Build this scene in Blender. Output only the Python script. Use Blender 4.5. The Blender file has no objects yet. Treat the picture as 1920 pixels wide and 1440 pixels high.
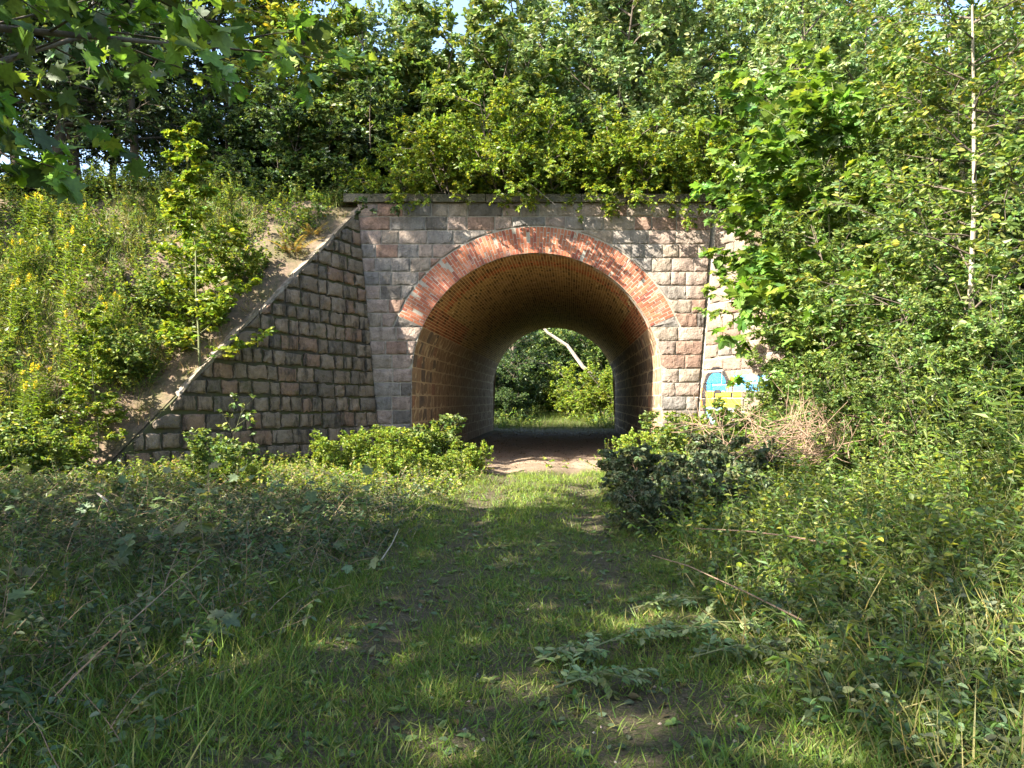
import bpy, math, random, zlib
import numpy as np
from mathutils import Vector, Matrix

# ------------------------------------------------------------------ camera, sky, sun, exposure
sc = bpy.context.scene
col = sc.collection
rng = np.random.default_rng(11)
random.seed(5)

CAM_Z = 1.5
cam_d = bpy.data.cameras.new('camera')
cam = bpy.data.objects.new('camera', cam_d); col.objects.link(cam)
cam_d.sensor_width = 36.0; cam_d.lens = 27.0
cam_d.clip_start = 0.05; cam_d.clip_end = 2000
cam.location = (0, 0, CAM_Z)
cam.rotation_euler = (math.radians(90 + 1.11), 0, 0)
sc.camera = cam

SUN = np.array([0.68, 0.40, -0.62]); SUN = SUN / np.linalg.norm(SUN)      # travel direction
elev = math.asin(-SUN[2]); azim = math.atan2(-SUN[0], -SUN[1])             # where the sun stands, clockwise from +Y
w = bpy.data.worlds.new('World'); sc.world = w; w.use_nodes = True
nt = w.node_tree
bg = nt.nodes['Background']
sky = nt.nodes.new('ShaderNodeTexSky'); sky.sky_type = 'NISHITA'
sky.sun_disc = False; sky.sun_elevation = elev; sky.sun_rotation = azim
sky.air_density = 1.0; sky.dust_density = 1.3; sky.ozone_density = 0.8
nt.links.new(sky.outputs[0], bg.inputs[0]); bg.inputs[1].default_value = 0.11
sl = bpy.data.lights.new('sun', 'SUN'); sl.energy = 5.0; sl.angle = math.radians(0.53); sl.color = (1.0, 0.94, 0.82)
so = bpy.data.objects.new('sun', sl); col.objects.link(so)
so.rotation_euler = Vector(SUN).to_track_quat('-Z', 'Y').to_euler(); so.location = (-20, -10, 25)

sc.view_settings.view_transform = 'Standard'; sc.view_settings.look = 'None'
sc.view_settings.gamma = 1.0; sc.view_settings.use_curve_mapping = False
sc.view_settings.exposure = 2.52
sc.cycles.max_bounces = 6; sc.cycles.diffuse_bounces = 4; sc.cycles.glossy_bounces = 2
sc.cycles.transmission_bounces = 4; sc.cycles.transparent_max_bounces = 4
sc.cycles.use_denoising = True
sc.cycles.caustics_reflective = False; sc.cycles.caustics_refractive = False

F = 1440.0
def at(px, py, Y):
    """photo pixel at depth Y -> world point"""
    return np.array([(px - 960) / F * Y, Y, CAM_Z + (748 - py) / F * Y])

# ------------------------------------------------------------------ helpers
def norm(a): return a / np.maximum(np.linalg.norm(a, axis=-1, keepdims=True), 1e-9)

class MB:
    """collects geometry; build() links it as one mesh object"""
    def __init__(s): s.V = []; s.F = []; s.C = []; s.n = 0
    def add(s, V, Fs, c=None):
        V = np.asarray(V, float).reshape(-1, 3)
        if not isinstance(Fs, list): Fs = [Fs]
        for f in Fs: s.F.append(np.asarray(f, np.int64) + s.n)
        s.V.append(V); s.n += len(V)
        if c is None: c = np.ones((len(V), 3)) * 0.5
        c = np.asarray(c, float)
        if c.ndim == 1: c = np.tile(c, (len(V), 1))
        s.C.append(c)
    def mesh(s, name, mat, smooth=False):
        me = bpy.data.meshes.new(name)
        V = np.concatenate(s.V); C = np.concatenate(s.C)
        li = np.concatenate([f.reshape(-1) for f in s.F])
        tot = np.concatenate([np.full(len(f), f.shape[1], np.int64) for f in s.F])
        me.vertices.add(len(V)); me.vertices.foreach_set('co', V.astype(np.float32).reshape(-1))
        me.loops.add(len(li)); me.loops.foreach_set('vertex_index', li.astype(np.int32))
        me.polygons.add(len(tot))
        st = np.concatenate([[0], np.cumsum(tot)[:-1]])
        me.polygons.foreach_set('loop_start', st.astype(np.int32))
        me.polygons.foreach_set('use_smooth', np.full(len(tot), smooth, bool))
        me.update(calc_edges=True)
        ca = me.color_attributes.new('col', 'FLOAT_COLOR', 'POINT')
        ca.data.foreach_set('color', np.concatenate([C, np.ones((len(C), 1))], 1).astype(np.float32).reshape(-1))
        me.materials.append(mat)
        return me
    def build(s, name, mat, parent=None, smooth=False):
        return link(name, s.mesh(name, mat, smooth), parent)

def link(name, me, parent=None, loc=None):
    o = bpy.data.objects.new(name, me); col.objects.link(o)
    if parent is not None: o.parent = parent
    if loc is not None: o.location = loc
    return o
def tag(o, label=None, cat=None, group=None, kind=None):
    for k, v in (('label', label), ('category', cat), ('group', group), ('kind', kind)):
        if v: o[k] = v
    return o
def empty(name, loc=(0, 0, 0), rz=0, s=1.0):
    o = bpy.data.objects.new(name, None); col.objects.link(o)
    o.empty_display_size = 0.2
    o.location = loc; o.rotation_euler = (0, 0, rz); o.scale = (s, s, s) if np.isscalar(s) else s
    return o

def hash2(ix, iy, seed):
    h = (ix * 374761393 + iy * 668265263 + seed * 974634777) & 0xffffffff
    h = ((h ^ (h >> 13)) * 1274126177) & 0xffffffff
    return ((h ^ (h >> 16)) & 0xffff) / 65535.0
def vnoise(x, y, seed=0):
    x = np.asarray(x, float); y = np.asarray(y, float)
    ix = np.floor(x).astype(np.int64); iy = np.floor(y).astype(np.int64)
    fx = x - ix; fy = y - iy; fx = fx * fx * (3 - 2 * fx); fy = fy * fy * (3 - 2 * fy)
    a = hash2(ix, iy, seed); b = hash2(ix + 1, iy, seed); c = hash2(ix, iy + 1, seed); d = hash2(ix + 1, iy + 1, seed)
    return (a * (1 - fx) + b * fx) * (1 - fy) + (c * (1 - fx) + d * fx) * fy
def sstep(a, b, x):
    t = np.clip((np.asarray(x, float) - a) / (b - a), 0, 1); return t * t * (3 - 2 * t)

# ------------------------------------------------------------------ materials
def newmat(name):
    m = bpy.data.materials.new(name); m.use_nodes = True
    t = m.node_tree; t.nodes.clear()
    return m, t, t.nodes.new('ShaderNodeOutputMaterial')
def N(t, ty, **kw):
    n = t.nodes.new(ty)
    for k, v in kw.items():
        if k.startswith('_'): setattr(n, k[1:], v)
        else: n.inputs[k.replace('__', ' ')].default_value = v
    return n
def ramp(t, stops, fac=None, interp='LINEAR'):
    r = t.nodes.new('ShaderNodeValToRGB'); e = r.color_ramp; e.interpolation = interp
    while len(e.elements) < len(stops): e.elements.new(0.5)
    for el, (p, c) in zip(e.elements, stops):
        el.position = p; el.color = (*c, 1) if len(c) == 3 else c
    if fac is not None: t.links.new(fac, r.inputs[0])
    return r
def mixc(t, fac, a, b, mode='MIX'):
    m = t.nodes.new('ShaderNodeMix'); m.data_type = 'RGBA'; m.blend_type = mode
    for sock, v in ((m.inputs[0], fac), (m.inputs[6], a), (m.inputs[7], b)):
        if hasattr(v, 'links') or hasattr(v, 'is_output'): t.links.new(v, sock)
        elif isinstance(v, (int, float)): sock.default_value = v
        else: sock.default_value = (*v, 1)
    return m.outputs[2]
def bump(t, h, strength, dist=0.02, nrm=None):
    b = N(t, 'ShaderNodeBump', Strength=strength, Distance=dist); t.links.new(h, b.inputs['Height'])
    if nrm is not None: t.links.new(nrm, b.inputs['Normal'])
    return b.outputs[0]

def leaf_mat(name, trans=0.42, rough=0.45, spec=0.35, warm=(1.15, 1.1, 0.55)):
    m, t, out = newmat(name)
    a = N(t, 'ShaderNodeAttribute', _attribute_name='col')
    oi = N(t, 'ShaderNodeObjectInfo')
    hs = N(t, 'ShaderNodeHueSaturation', Saturation=1.0)
    mr = N(t, 'ShaderNodeMapRange'); mr.inputs[3].default_value = 0.85; mr.inputs[4].default_value = 1.15
    t.links.new(oi.outputs['Random'], mr.inputs[0]); t.links.new(mr.outputs[0], hs.inputs['Value'])
    t.links.new(a.outputs['Color'], hs.inputs['Color'])
    no = N(t, 'ShaderNodeTexNoise', Scale=35.0, Detail=2.0)
    tc = N(t, 'ShaderNodeTexCoord'); t.links.new(tc.outputs['Object'], no.inputs['Vector'])
    r = ramp(t, [(0.3, (0.75, 0.75, 0.75)), (0.7, (1.15, 1.15, 1.15))], no.outputs[0])
    c = mixc(t, 1.0, hs.outputs[0], r.outputs[0], 'MULTIPLY')
    p = N(t, 'ShaderNodeBsdfPrincipled', Roughness=rough); p.inputs['Specular IOR Level'].default_value = spec
    t.links.new(c, p.inputs['Base Color'])
    tr = N(t, 'ShaderNodeBsdfTranslucent'); tcx = mixc(t, 1.0, c, warm, 'MULTIPLY'); t.links.new(tcx, tr.inputs[0])
    mx = N(t, 'ShaderNodeMixShader'); mx.inputs[0].default_value = trans
    t.links.new(p.outputs[0], mx.inputs[1]); t.links.new(tr.outputs[0], mx.inputs[2]); t.links.new(mx.outputs[0], out.inputs[0])
    return m
LEAF = leaf_mat('leaf')
LEAFG = leaf_mat('leaf_glossy', 0.36, 0.48, 0.35)
GRASS = leaf_mat('grass_blade', 0.35, 0.5, 0.25)
DRY = leaf_mat('dry_leaf', 0.2, 0.7, 0.1, (1.0, 0.9, 0.6))

def bark_mat(name, c1, c2, scale=14):
    m, t, out = newmat(name)
    tc = N(t, 'ShaderNodeTexCoord'); mp = N(t, 'ShaderNodeMapping'); mp.inputs['Scale'].default_value = (1, 1, 0.22)
    t.links.new(tc.outputs['Object'], mp.inputs[0])
    n1 = N(t, 'ShaderNodeTexNoise', Scale=scale, Detail=6.0, Roughness=0.65); t.links.new(mp.outputs[0], n1.inputs['Vector'])
    r = ramp(t, [(0.3, c1), (0.68, c2)], n1.outputs[0])
    p = N(t, 'ShaderNodeBsdfPrincipled', Roughness=0.9); t.links.new(r.outputs[0], p.inputs['Base Color'])
    t.links.new(bump(t, n1.outputs[0], 0.6, 0.02), p.inputs['Normal'])
    t.links.new(p.outputs[0], out.inputs[0]); return m
BARK = bark_mat('bark', (0.05, 0.038, 0.026), (0.13, 0.10, 0.07))
BARKP = bark_mat('bark_pale', (0.20, 0.16, 0.10), (0.42, 0.36, 0.26), 22)
STEM = bark_mat('green_stem', (0.07, 0.09, 0.03), (0.15, 0.15, 0.06), 30)
TWIG = bark_mat('dry_twig', (0.14, 0.085, 0.05), (0.30, 0.20, 0.13), 25)
DEAD = bark_mat('dead_wood', (0.22, 0.17, 0.13), (0.42, 0.36, 0.30), 12)

def stone_mat(name, stops, moss=0.15, moss_col=(0.05, 0.055, 0.018), stain=0.35, bscale=1.0, paint=False):
    m, t, out = newmat(name)
    tc = N(t, 'ShaderNodeTexCoord'); geo = N(t, 'ShaderNodeNewGeometry'); oi = N(t, 'ShaderNodeObjectInfo')
    base = ramp(t, stops, oi.outputs['Random'], 'CONSTANT').outputs[0]
    # granite speckle
    v = N(t, 'ShaderNodeTexNoise', Scale=85.0, Detail=3.0, Roughness=0.7); t.links.new(geo.outputs['Position'], v.inputs['Vector'])
    sp = ramp(t, [(0.28, (0.45, 0.42, 0.42)), (0.5, (1, 1, 1)), (0.74, (1.5, 1.45, 1.4))], v.outputs[0]).outputs[0]
    c = mixc(t, 0.75, base, sp, 'MULTIPLY')
    n2 = N(t, 'ShaderNodeTexNoise', Scale=5.0, Detail=5.0, Roughness=0.6); t.links.new(geo.outputs['Position'], n2.inputs['Vector'])
    r2 = ramp(t, [(0.3, (0.62, 0.58, 0.55)), (0.65, (1.15, 1.12, 1.08))], n2.outputs[0]).outputs[0]
    c = mixc(t, 0.8, c, r2, 'MULTIPLY')
    # dark weather streaks running down
    mp = N(t, 'ShaderNodeMapping'); mp.inputs['Scale'].default_value = (3.2, 3.2, 0.7); t.links.new(geo.outputs['Position'], mp.inputs[0])
    n3 = N(t, 'ShaderNodeTexNoise', Scale=1.6, Detail=7.0, Roughness=0.68); t.links.new(mp.outputs[0], n3.inputs['Vector'])
    r3 = ramp(t, [(0.50, (0, 0, 0)), (0.64, (1, 1, 1))], n3.outputs[0]).outputs[0]
    ml = N(t, 'ShaderNodeMath', _operation='MULTIPLY'); ml.inputs[1].default_value = stain; t.links.new(r3, ml.inputs[0])
    c = mixc(t, ml.outputs[0], c, (0.035, 0.03, 0.024))
    n4 = N(t, 'ShaderNodeTexNoise', Scale=2.7, Detail=6.0, Roughness=0.7); t.links.new(geo.outputs['Position'], n4.inputs['Vector'])
    r4 = ramp(t, [(0.56, (0, 0, 0)), (0.68, (1, 1, 1))], n4.outputs[0]).outputs[0]
    ml2 = N(t, 'ShaderNodeMath', _operation='MULTIPLY'); ml2.inputs[1].default_value = moss; t.links.new(r4, ml2.inputs[0])
    c = mixc(t, ml2.outputs[0], c, moss_col)
    if paint:
        a = N(t, 'ShaderNodeAttribute', _attribute_name='paint')
        n5 = N(t, 'ShaderNodeTexNoise', Scale=60.0, Detail=3.0); t.links.new(geo.outputs['Position'], n5.inputs['Vector'])
        r5 = ramp(t, [(0.32, (0.25, 0.25, 0.25)), (0.42, (1, 1, 1))], n5.outputs[0]).outputs[0]
        mm = N(t, 'ShaderNodeMath', _operation='MULTIPLY'); t.links.new(a.outputs['Alpha'], mm.inputs[0]); t.links.new(r5, mm.inputs[1])
        c = mixc(t, mm.outputs[0], c, a.outputs['Color'])
    p = N(t, 'ShaderNodeBsdfPrincipled', Roughness=0.88); p.inputs['Specular IOR Level'].default_value = 0.25
    t.links.new(c, p.inputs['Base Color'])
    b1 = N(t, 'ShaderNodeTexNoise', Scale=14.0, Detail=6.0, Roughness=0.6); t.links.new(geo.outputs['Position'], b1.inputs['Vector'])
    t.links.new(bump(t, b1.outputs[0], 0.9 * bscale, 0.045), p.inputs['Normal'])
    t.links.new(p.outputs[0], out.inputs[0]); return m
PINK = (0.27, 0.21, 0.175); RED = (0.225, 0.15, 0.115); GREY = (0.225, 0.20, 0.175); DGREY = (0.13, 0.115, 0.10); BUFF = (0.265, 0.22, 0.175); BLUE = (0.19, 0.175, 0.16)
FAC = stone_mat('granite_facade', [(0, PINK), (0.2, GREY), (0.38, BUFF), (0.55, RED), (0.67, BLUE), (0.8, DGREY), (0.88, (0.29, 0.235, 0.195))], moss=0.22, stain=0.45)
WIN = stone_mat('granite_wing', [(0, (0.23, 0.175, 0.125)), (0.25, (0.18, 0.14, 0.10)), (0.5, (0.215, 0.17, 0.125)), (0.7, (0.14, 0.115, 0.088)), (0.85, (0.225, 0.15, 0.105))], moss=0.6, stain=0.9, bscale=1.0)
WIR = stone_mat('granite_painted', [(0, (0.215, 0.16, 0.13)), (0.35, (0.235, 0.175, 0.13)), (0.6, (0.18, 0.12, 0.09)), (0.75, (0.17, 0.15, 0.13)), (0.85, (0.21, 0.17, 0.135))], moss=0.12, stain=0.3, paint=True, bscale=0.8)
TUN = stone_mat('granite_tunnel', [(0, (0.30, 0.21, 0.13)), (0.3, (0.23, 0.17, 0.115)), (0.55, (0.34, 0.24, 0.145)), (0.75, (0.16, 0.125, 0.095)), (0.9, (0.29, 0.17, 0.11))], moss=0.1, stain=0.35)
COP = stone_mat('coping_render', [(0, (0.20, 0.17, 0.13)), (0.5, (0.25, 0.215, 0.17)), (0.8, (0.17, 0.14, 0.10))], moss=0.85, stain=0.7)
COPF = stone_mat('coping_stone', [(0, (0.11, 0.10, 0.07)), (0.5, (0.135, 0.115, 0.08))], moss=0.6, stain=0.5)

def plain_mat(name, c1, c2, scale=8, rough=0.95, bs=0.4, moss=0.0):
    m, t, out = newmat(name)
    geo = N(t, 'ShaderNodeNewGeometry')
    n1 = N(t, 'ShaderNodeTexNoise', Scale=scale, Detail=7.0, Roughness=0.65); t.links.new(geo.outputs['Position'], n1.inputs['Vector'])
    c = ramp(t, [(0.3, c1), (0.7, c2)], n1.outputs[0]).outputs[0]
    if moss:
        n4 = N(t, 'ShaderNodeTexNoise', Scale=2.2, Detail=6.0, Roughness=0.7); t.links.new(geo.outputs['Position'], n4.inputs['Vector'])
        c = mixc(t, ramp(t, [(0.42, (0, 0, 0)), (0.6, (moss, moss, moss))], n4.outputs[0]).outputs[0], c, (0.06, 0.065, 0.015))
    p = N(t, 'ShaderNodeBsdfPrincipled', Roughness=rough); t.links.new(c, p.inputs['Base Color'])
    t.links.new(bump(t, n1.outputs[0], bs, 0.03), p.inputs['Normal']); t.links.new(p.outputs[0], out.inputs[0]); return m
MORT = plain_mat('mortar_pale', (0.23, 0.20, 0.155), (0.35, 0.31, 0.25), 20)
MORTD = plain_mat('mortar_mossy', (0.03, 0.026, 0.018), (0.075, 0.062, 0.042), 12, moss=0.8)
MORTY = plain_mat('mortar_ochre', (0.46, 0.35, 0.17), (0.64, 0.50, 0.27), 14)

MORTW = plain_mat('mortar_tunnel', (0.36, 0.27, 0.15), (0.50, 0.39, 0.24), 14)

def brick_mat(name, attr):
    m, t, out = newmat(name)
    geo = N(t, 'ShaderNodeNewGeometry')
    if attr:
        src = N(t, 'ShaderNodeAttribute', _attribute_name='col').outputs['Color']
    else:
        oi = N(t, 'ShaderNodeObjectInfo')
        src = ramp(t, [(0, (0.34, 0.11, 0.055)), (0.3, (0.40, 0.145, 0.075)), (0.55, (0.31, 0.095, 0.055)), (0.75, (0.44, 0.175, 0.095)), (0.92, (0.24, 0.075, 0.05))], oi.outputs['Random']).outputs[0]
    n1 = N(t, 'ShaderNodeTexNoise', Scale=45.0, Detail=5.0, Roughness=0.7); t.links.new(geo.outputs['Position'], n1.inputs['Vector'])
    c = mixc(t, 0.8, src, ramp(t, [(0.3, (0.65, 0.62, 0.6)), (0.7, (1.2, 1.2, 1.2))], n1.outputs[0]).outputs[0], 'MULTIPLY')
    n2 = N(t, 'ShaderNodeTexNoise', Scale=2.4, Detail=6.0, Roughness=0.7); t.links.new(geo.outputs['Position'], n2.inputs['Vector'])
    c = mixc(t, ramp(t, [(0.57, (0, 0, 0)), (0.72, (0.55, 0.55, 0.55))], n2.outputs[0]).outputs[0], c, (0.55, 0.40, 0.33))
    n6 = N(t, 'ShaderNodeTexNoise', Scale=3.3, Detail=7.0, Roughness=0.72); t.links.new(geo.outputs['Position'], n6.inputs['Vector'])
    c = mixc(t, ramp(t, [(0.5, (0, 0, 0)), (0.66, (0.6, 0.6, 0.6))], n6.outputs[0]).outputs[0], c, (0.06, 0.035, 0.028))
    p = N(t, 'ShaderNodeBsdfPrincipled', Roughness=0.9); p.inputs['Specular IOR Level'].default_value = 0.2
    t.links.new(c, p.inputs['Base Color']); t.links.new(bump(t, n1.outputs[0], 0.5, 0.01), p.inputs['Normal'])
    t.links.new(p.outputs[0], out.inputs[0]); return m
BRICK = brick_mat('brick_red', False); BRICKV = brick_mat('brick_vault', True)

def ground_mat():
    m, t, out = newmat('soil_and_moss')
    geo = N(t, 'ShaderNodeNewGeometry'); a = N(t, 'ShaderNodeAttribute', _attribute_name='col')
    n1 = N(t, 'ShaderNodeTexNoise', Scale=9.0, Detail=9.0, Roughness=0.7); t.links.new(geo.outputs['Position'], n1.inputs['Vector'])
    n2 = N(t, 'ShaderNodeTexNoise', Scale=70.0, Detail=4.0, Roughness=0.7); t.links.new(geo.outputs['Position'], n2.inputs['Vector'])
    soil = ramp(t, [(0.3, (0.075, 0.055, 0.038)), (0.55, (0.13, 0.095, 0.065)), (0.75, (0.20, 0.145, 0.10))], n1.outputs[0]).outputs[0]
    sand = ramp(t, [(0.3, (0.26, 0.185, 0.125)), (0.7, (0.38, 0.28, 0.20))], n1.outputs[0]).outputs[0]
    green = ramp(t, [(0.35, (0.05, 0.068, 0.016)), (0.7, (0.10, 0.115, 0.035))], n2.outputs[0]).outputs[0]
    sep = N(t, 'ShaderNodeSeparateColor'); t.links.new(a.outputs['Color'], sep.inputs[0])
    n7 = N(t, 'ShaderNodeTexNoise', Scale=26.0, Detail=5.0, Roughness=0.75); t.links.new(geo.outputs['Position'], n7.inputs['Vector'])
    gm = N(t, 'ShaderNodeMath', _operation='MULTIPLY'); t.links.new(sep.outputs[0], gm.inputs[0]); t.links.new(ramp(t, [(0.42, (0.1, 0.1, 0.1)), (0.58, (1, 1, 1))], n7.outputs[0]).outputs[0], gm.inputs[1])
    c = mixc(t, gm.outputs[0], soil, green)
    c = mixc(t, sep.outputs[1], c, sand)
    c = mixc(t, 0.9, c, ramp(t, [(0.32, (0.4, 0.4, 0.4)), (0.66, (1.35, 1.35, 1.35))], n2.outputs[0]).outputs[0], 'MULTIPLY')
    p = N(t, 'ShaderNodeBsdfPrincipled', Roughness=0.95); p.inputs['Specular IOR Level'].default_value = 0.15
    t.links.new(c, p.inputs['Base Color'])
    b = bump(t, n1.outputs[0], 0.9, 0.07); b = bump(t, n2.outputs[0], 0.9, 0.02, b)
    t.links.new(b, p.inputs['Normal']); t.links.new(p.outputs[0], out.inputs[0]); return m
GROUND = ground_mat()
LITTER = plain_mat('leaf_litter_soil', (0.055, 0.042, 0.025), (0.20, 0.13, 0.085), 11, moss=0.55)

# ------------------------------------------------------------------ terrain
YF = 18.0                       # the facade plane
CX, CZ, R = 0.575, 2.0, 2.925   # arch centre and radius
RO = R + 0.64
SKEW = 1.455 / 19.0
YB = 37.0
def cxa(Y): return CX + (np.asarray(Y, float) - YF) * SKEW
def pathc(y): return np.where(y < 18, -0.25 + 0.052 * np.clip(y, -10, 18), CX + (y - 18) * SKEW)
def gz(x, y):
    x = np.asarray(x, float); y = np.asarray(y, float)
    d = x - pathc(y)
    z = 0.05 * (vnoise(x * 0.9, y * 0.9, 1) - 0.5) + 0.025 * (vnoise(x * 3.1, y * 3.1, 2) - 0.5)
    rut = np.exp(-((np.abs(d + 0.25 * (vnoise(y * .7, x * 0, 77) - .5)) - 0.72) / 0.22) ** 2)
    z = z - 0.05 * rut
    inside = sstep(19, 17, y)
    z = z + inside * (0.035 * np.clip(-d - 2.0, 0, 8) + 0.20 * np.clip(d - 1.7, 0, 6))
    far = sstep(38.5, 44, y)
    z = z + far * (0.12 * np.clip(np.abs(x - 2.3) - 1.6, 0, 9) + 0.35 * sstep(43, 50, y))
    return z
def zc(y): return 0.45 + (np.asarray(y, float) - 13.7) * 1.325          # height of the wing coping over Y
def ez(x, y):
    """embankment surface"""
    x = np.asarray(x, float); y = np.asarray(y, float)
    d = np.maximum(-3.6 - x, x - 4.8)
    toe = 13.36 - 0.50 * np.clip(d - 3.4, 0, 5)
    front = (y - toe) * (6.0 / (17.9 - toe))
    yb = 55.4 - y
    back = (yb - toe) * (6.0 / (17.9 - toe))
    top = 6.05 + 0.09 * np.clip(d - 0.5, 0, 9)
    b = 0.16 * (vnoise(x * 1.1, y * 1.1, 5) - 0.5) + 0.05 * (vnoise(x * 4, y * 4, 6) - 0.5)
    return np.minimum(np.minimum(front, back), top) + b * sstep(0.2, 1.2, d)
def hz(x, y): return np.maximum(gz(x, y), np.where((y > 11) & (y < 45) & ((np.asarray(x) < -3.3) | (np.asarray(x) > 4.4) | ((y > 18.3) & (y < 37))), ez(x, y), -9))

def spaced(lo, hi, mid0, mid1, fine, growf=1.28):
    c = list(np.arange(mid0, mid1 + 1e-6, fine)); st = fine; v = mid1
    while v < hi: st *= growf; v += st; c.append(v)
    st = fine; v = mid0
    while v > lo: st *= growf; v -= st; c.insert(0, v)
    return np.array(c)
def grid_faces(nx, ny, flip=False):
    i = np.arange(nx - 1)[None, :] + nx * np.arange(ny - 1)[:, None]
    f = np.stack([i, i + 1, i + nx + 1, i + nx], -1).reshape(-1, 4)
    return f[:, ::-1] if flip else f
xs = spaced(-400, 400, -6, 7, 0.13); ys = spaced(-400, 600, 1.5, 19, 0.13)
X, Y = np.meshgrid(xs, ys); Z = gz(X, Y)
d = X - pathc(Y)
rut = np.exp(-((np.abs(d) - 0.72) / 0.30) ** 2)
green = np.clip(1.25 - 0.6 * rut - 0.8 * (vnoise(X * 1.7, Y * 1.7, 9) - 0.35), 0, 1)
sand = sstep(15.6, 16.6, Y + 0.9 * (vnoise(X * 1.5, Y * 1.5, 12) - 0.5)) * sstep(2.9, 2.0, np.abs(X - cxa(Y)) - 0.35) * sstep(36, 27, Y)
sand = sand * np.where(Y > 18.2, 1.0, 0.55 + 0.45 * sstep(0.35, 0.6, vnoise(X * 2.2, Y * 2.2, 14)))
green = green * (1 - sand)
mb = MB(); mb.add(np.stack([X, Y, Z], -1), grid_faces(len(xs), len(ys)), np.stack([green, sand, 0 * X], -1).reshape(-1, 3))
tag(mb.build('ground', GROUND, smooth=True), kind='structure')

def wing(side):
    """maps (s along wall, z, off proud of wall) to the world"""
    if side < 0: B = np.array([-3.06, YF]); u = np.array([-0.65, -0.76]); n = np.array([0.76, -0.65])
    else:        B = np.array([4.26, YF]);  u = np.array([0.65, -0.76]);  n = np.array([-0.76, -0.65])
    def M(s, z, off):
        s, z, off = np.broadcast_arrays(np.asarray(s, float), np.asarray(z, float), np.asarray(off, float))
        o = off - 0.072 * z
        return np.stack([B[0] + u[0] * s + n[0] * o, B[1] + u[1] * s + n[1] * o, z], -1)
    return M
WL, WR = wing(-1), wing(1)
def wtop(s): return 5.95 - 0.985 * (np.asarray(s, float) - 0.35)     # top of the wing wall masonry
LW = 6.0
# embankment: two fronts ending behind the coping, one top sheet; the back mirrors the front
mb = MB()
for side in (-1, 1):
    ss = np.linspace(6.3, -0.15, 34)
    back = (WL if side < 0 else WR)(ss, wtop(ss) + 0.09, -0.07)
    outx = 3.6 + np.concatenate([np.linspace(0, 1, 2)[1:], [2, 3, 4, 5, 6, 7, 8, 9, 10, 12, 15, 20, 28, 40, 70, 120, 250]])
    rows = []
    for i in range(len(ss)):
        x0, y0 = back[i, 0], back[i, 1]
        xx = np.concatenate([[x0], x0 + side * np.array([0.12, .3, .5, .75, 1, 1.3, 1.7, 2.1, 2.6, 3.1, 3.7, 4.4, 5.2, 6, 7, 8, 10, 13, 20, 40, 90, 250])])
        yy = np.full(len(xx), y0)
        zz = ez(xx, yy); k = sstep(0.9, 0.0, np.abs(xx - x0)); zz = zz * (1 - k) + (back[i, 2] - 0.06) * k
        zz = np.where(np.abs(xx - x0) > 3, np.maximum(zz, -0.6), zz)
        rows.append(np.stack([xx, yy, zz], -1))
    # lower apron to the far sides
    G = np.array(rows)
    lo = G[0].copy(); aprons = []
    for dy in (6, 4.5, 3, 2, 1):
        a = lo.copy(); a[:, 1] -= dy; a[:, 2] = np.minimum(ez(a[:, 0], a[:, 1]), lo[:, 2] - 0.0); aprons.append(a)
    G = np.concatenate([np.array(aprons), G])
    mb.add(G, grid_faces(G.shape[1], G.shape[0], flip=side < 0), (1, 0, 0))
    mb.add(G * [1, -1, 1] + [0, 55.4, 0], grid_faces(G.shape[1], G.shape[0], flip=side > 0), (1, 0, 0))
xt = np.concatenate([-spaced(0, 300, 0, 14, 0.6)[::-1] , spaced(0, 300, 0, 14, 0.6)[1:]]); yt = np.linspace(18.0, 37.4, 22)
xt = np.unique(np.round(xt, 3)); XX, YY = np.meshgrid(xt, yt)
mb.add(np.stack([XX, YY, ez(XX, np.clip(YY, 18.4, 37.0))], -1), grid_faces(len(xt), len(yt)), (1, 0, 0))
tag(mb.build('embankment', LITTER, smooth=True), kind='structure')

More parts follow.
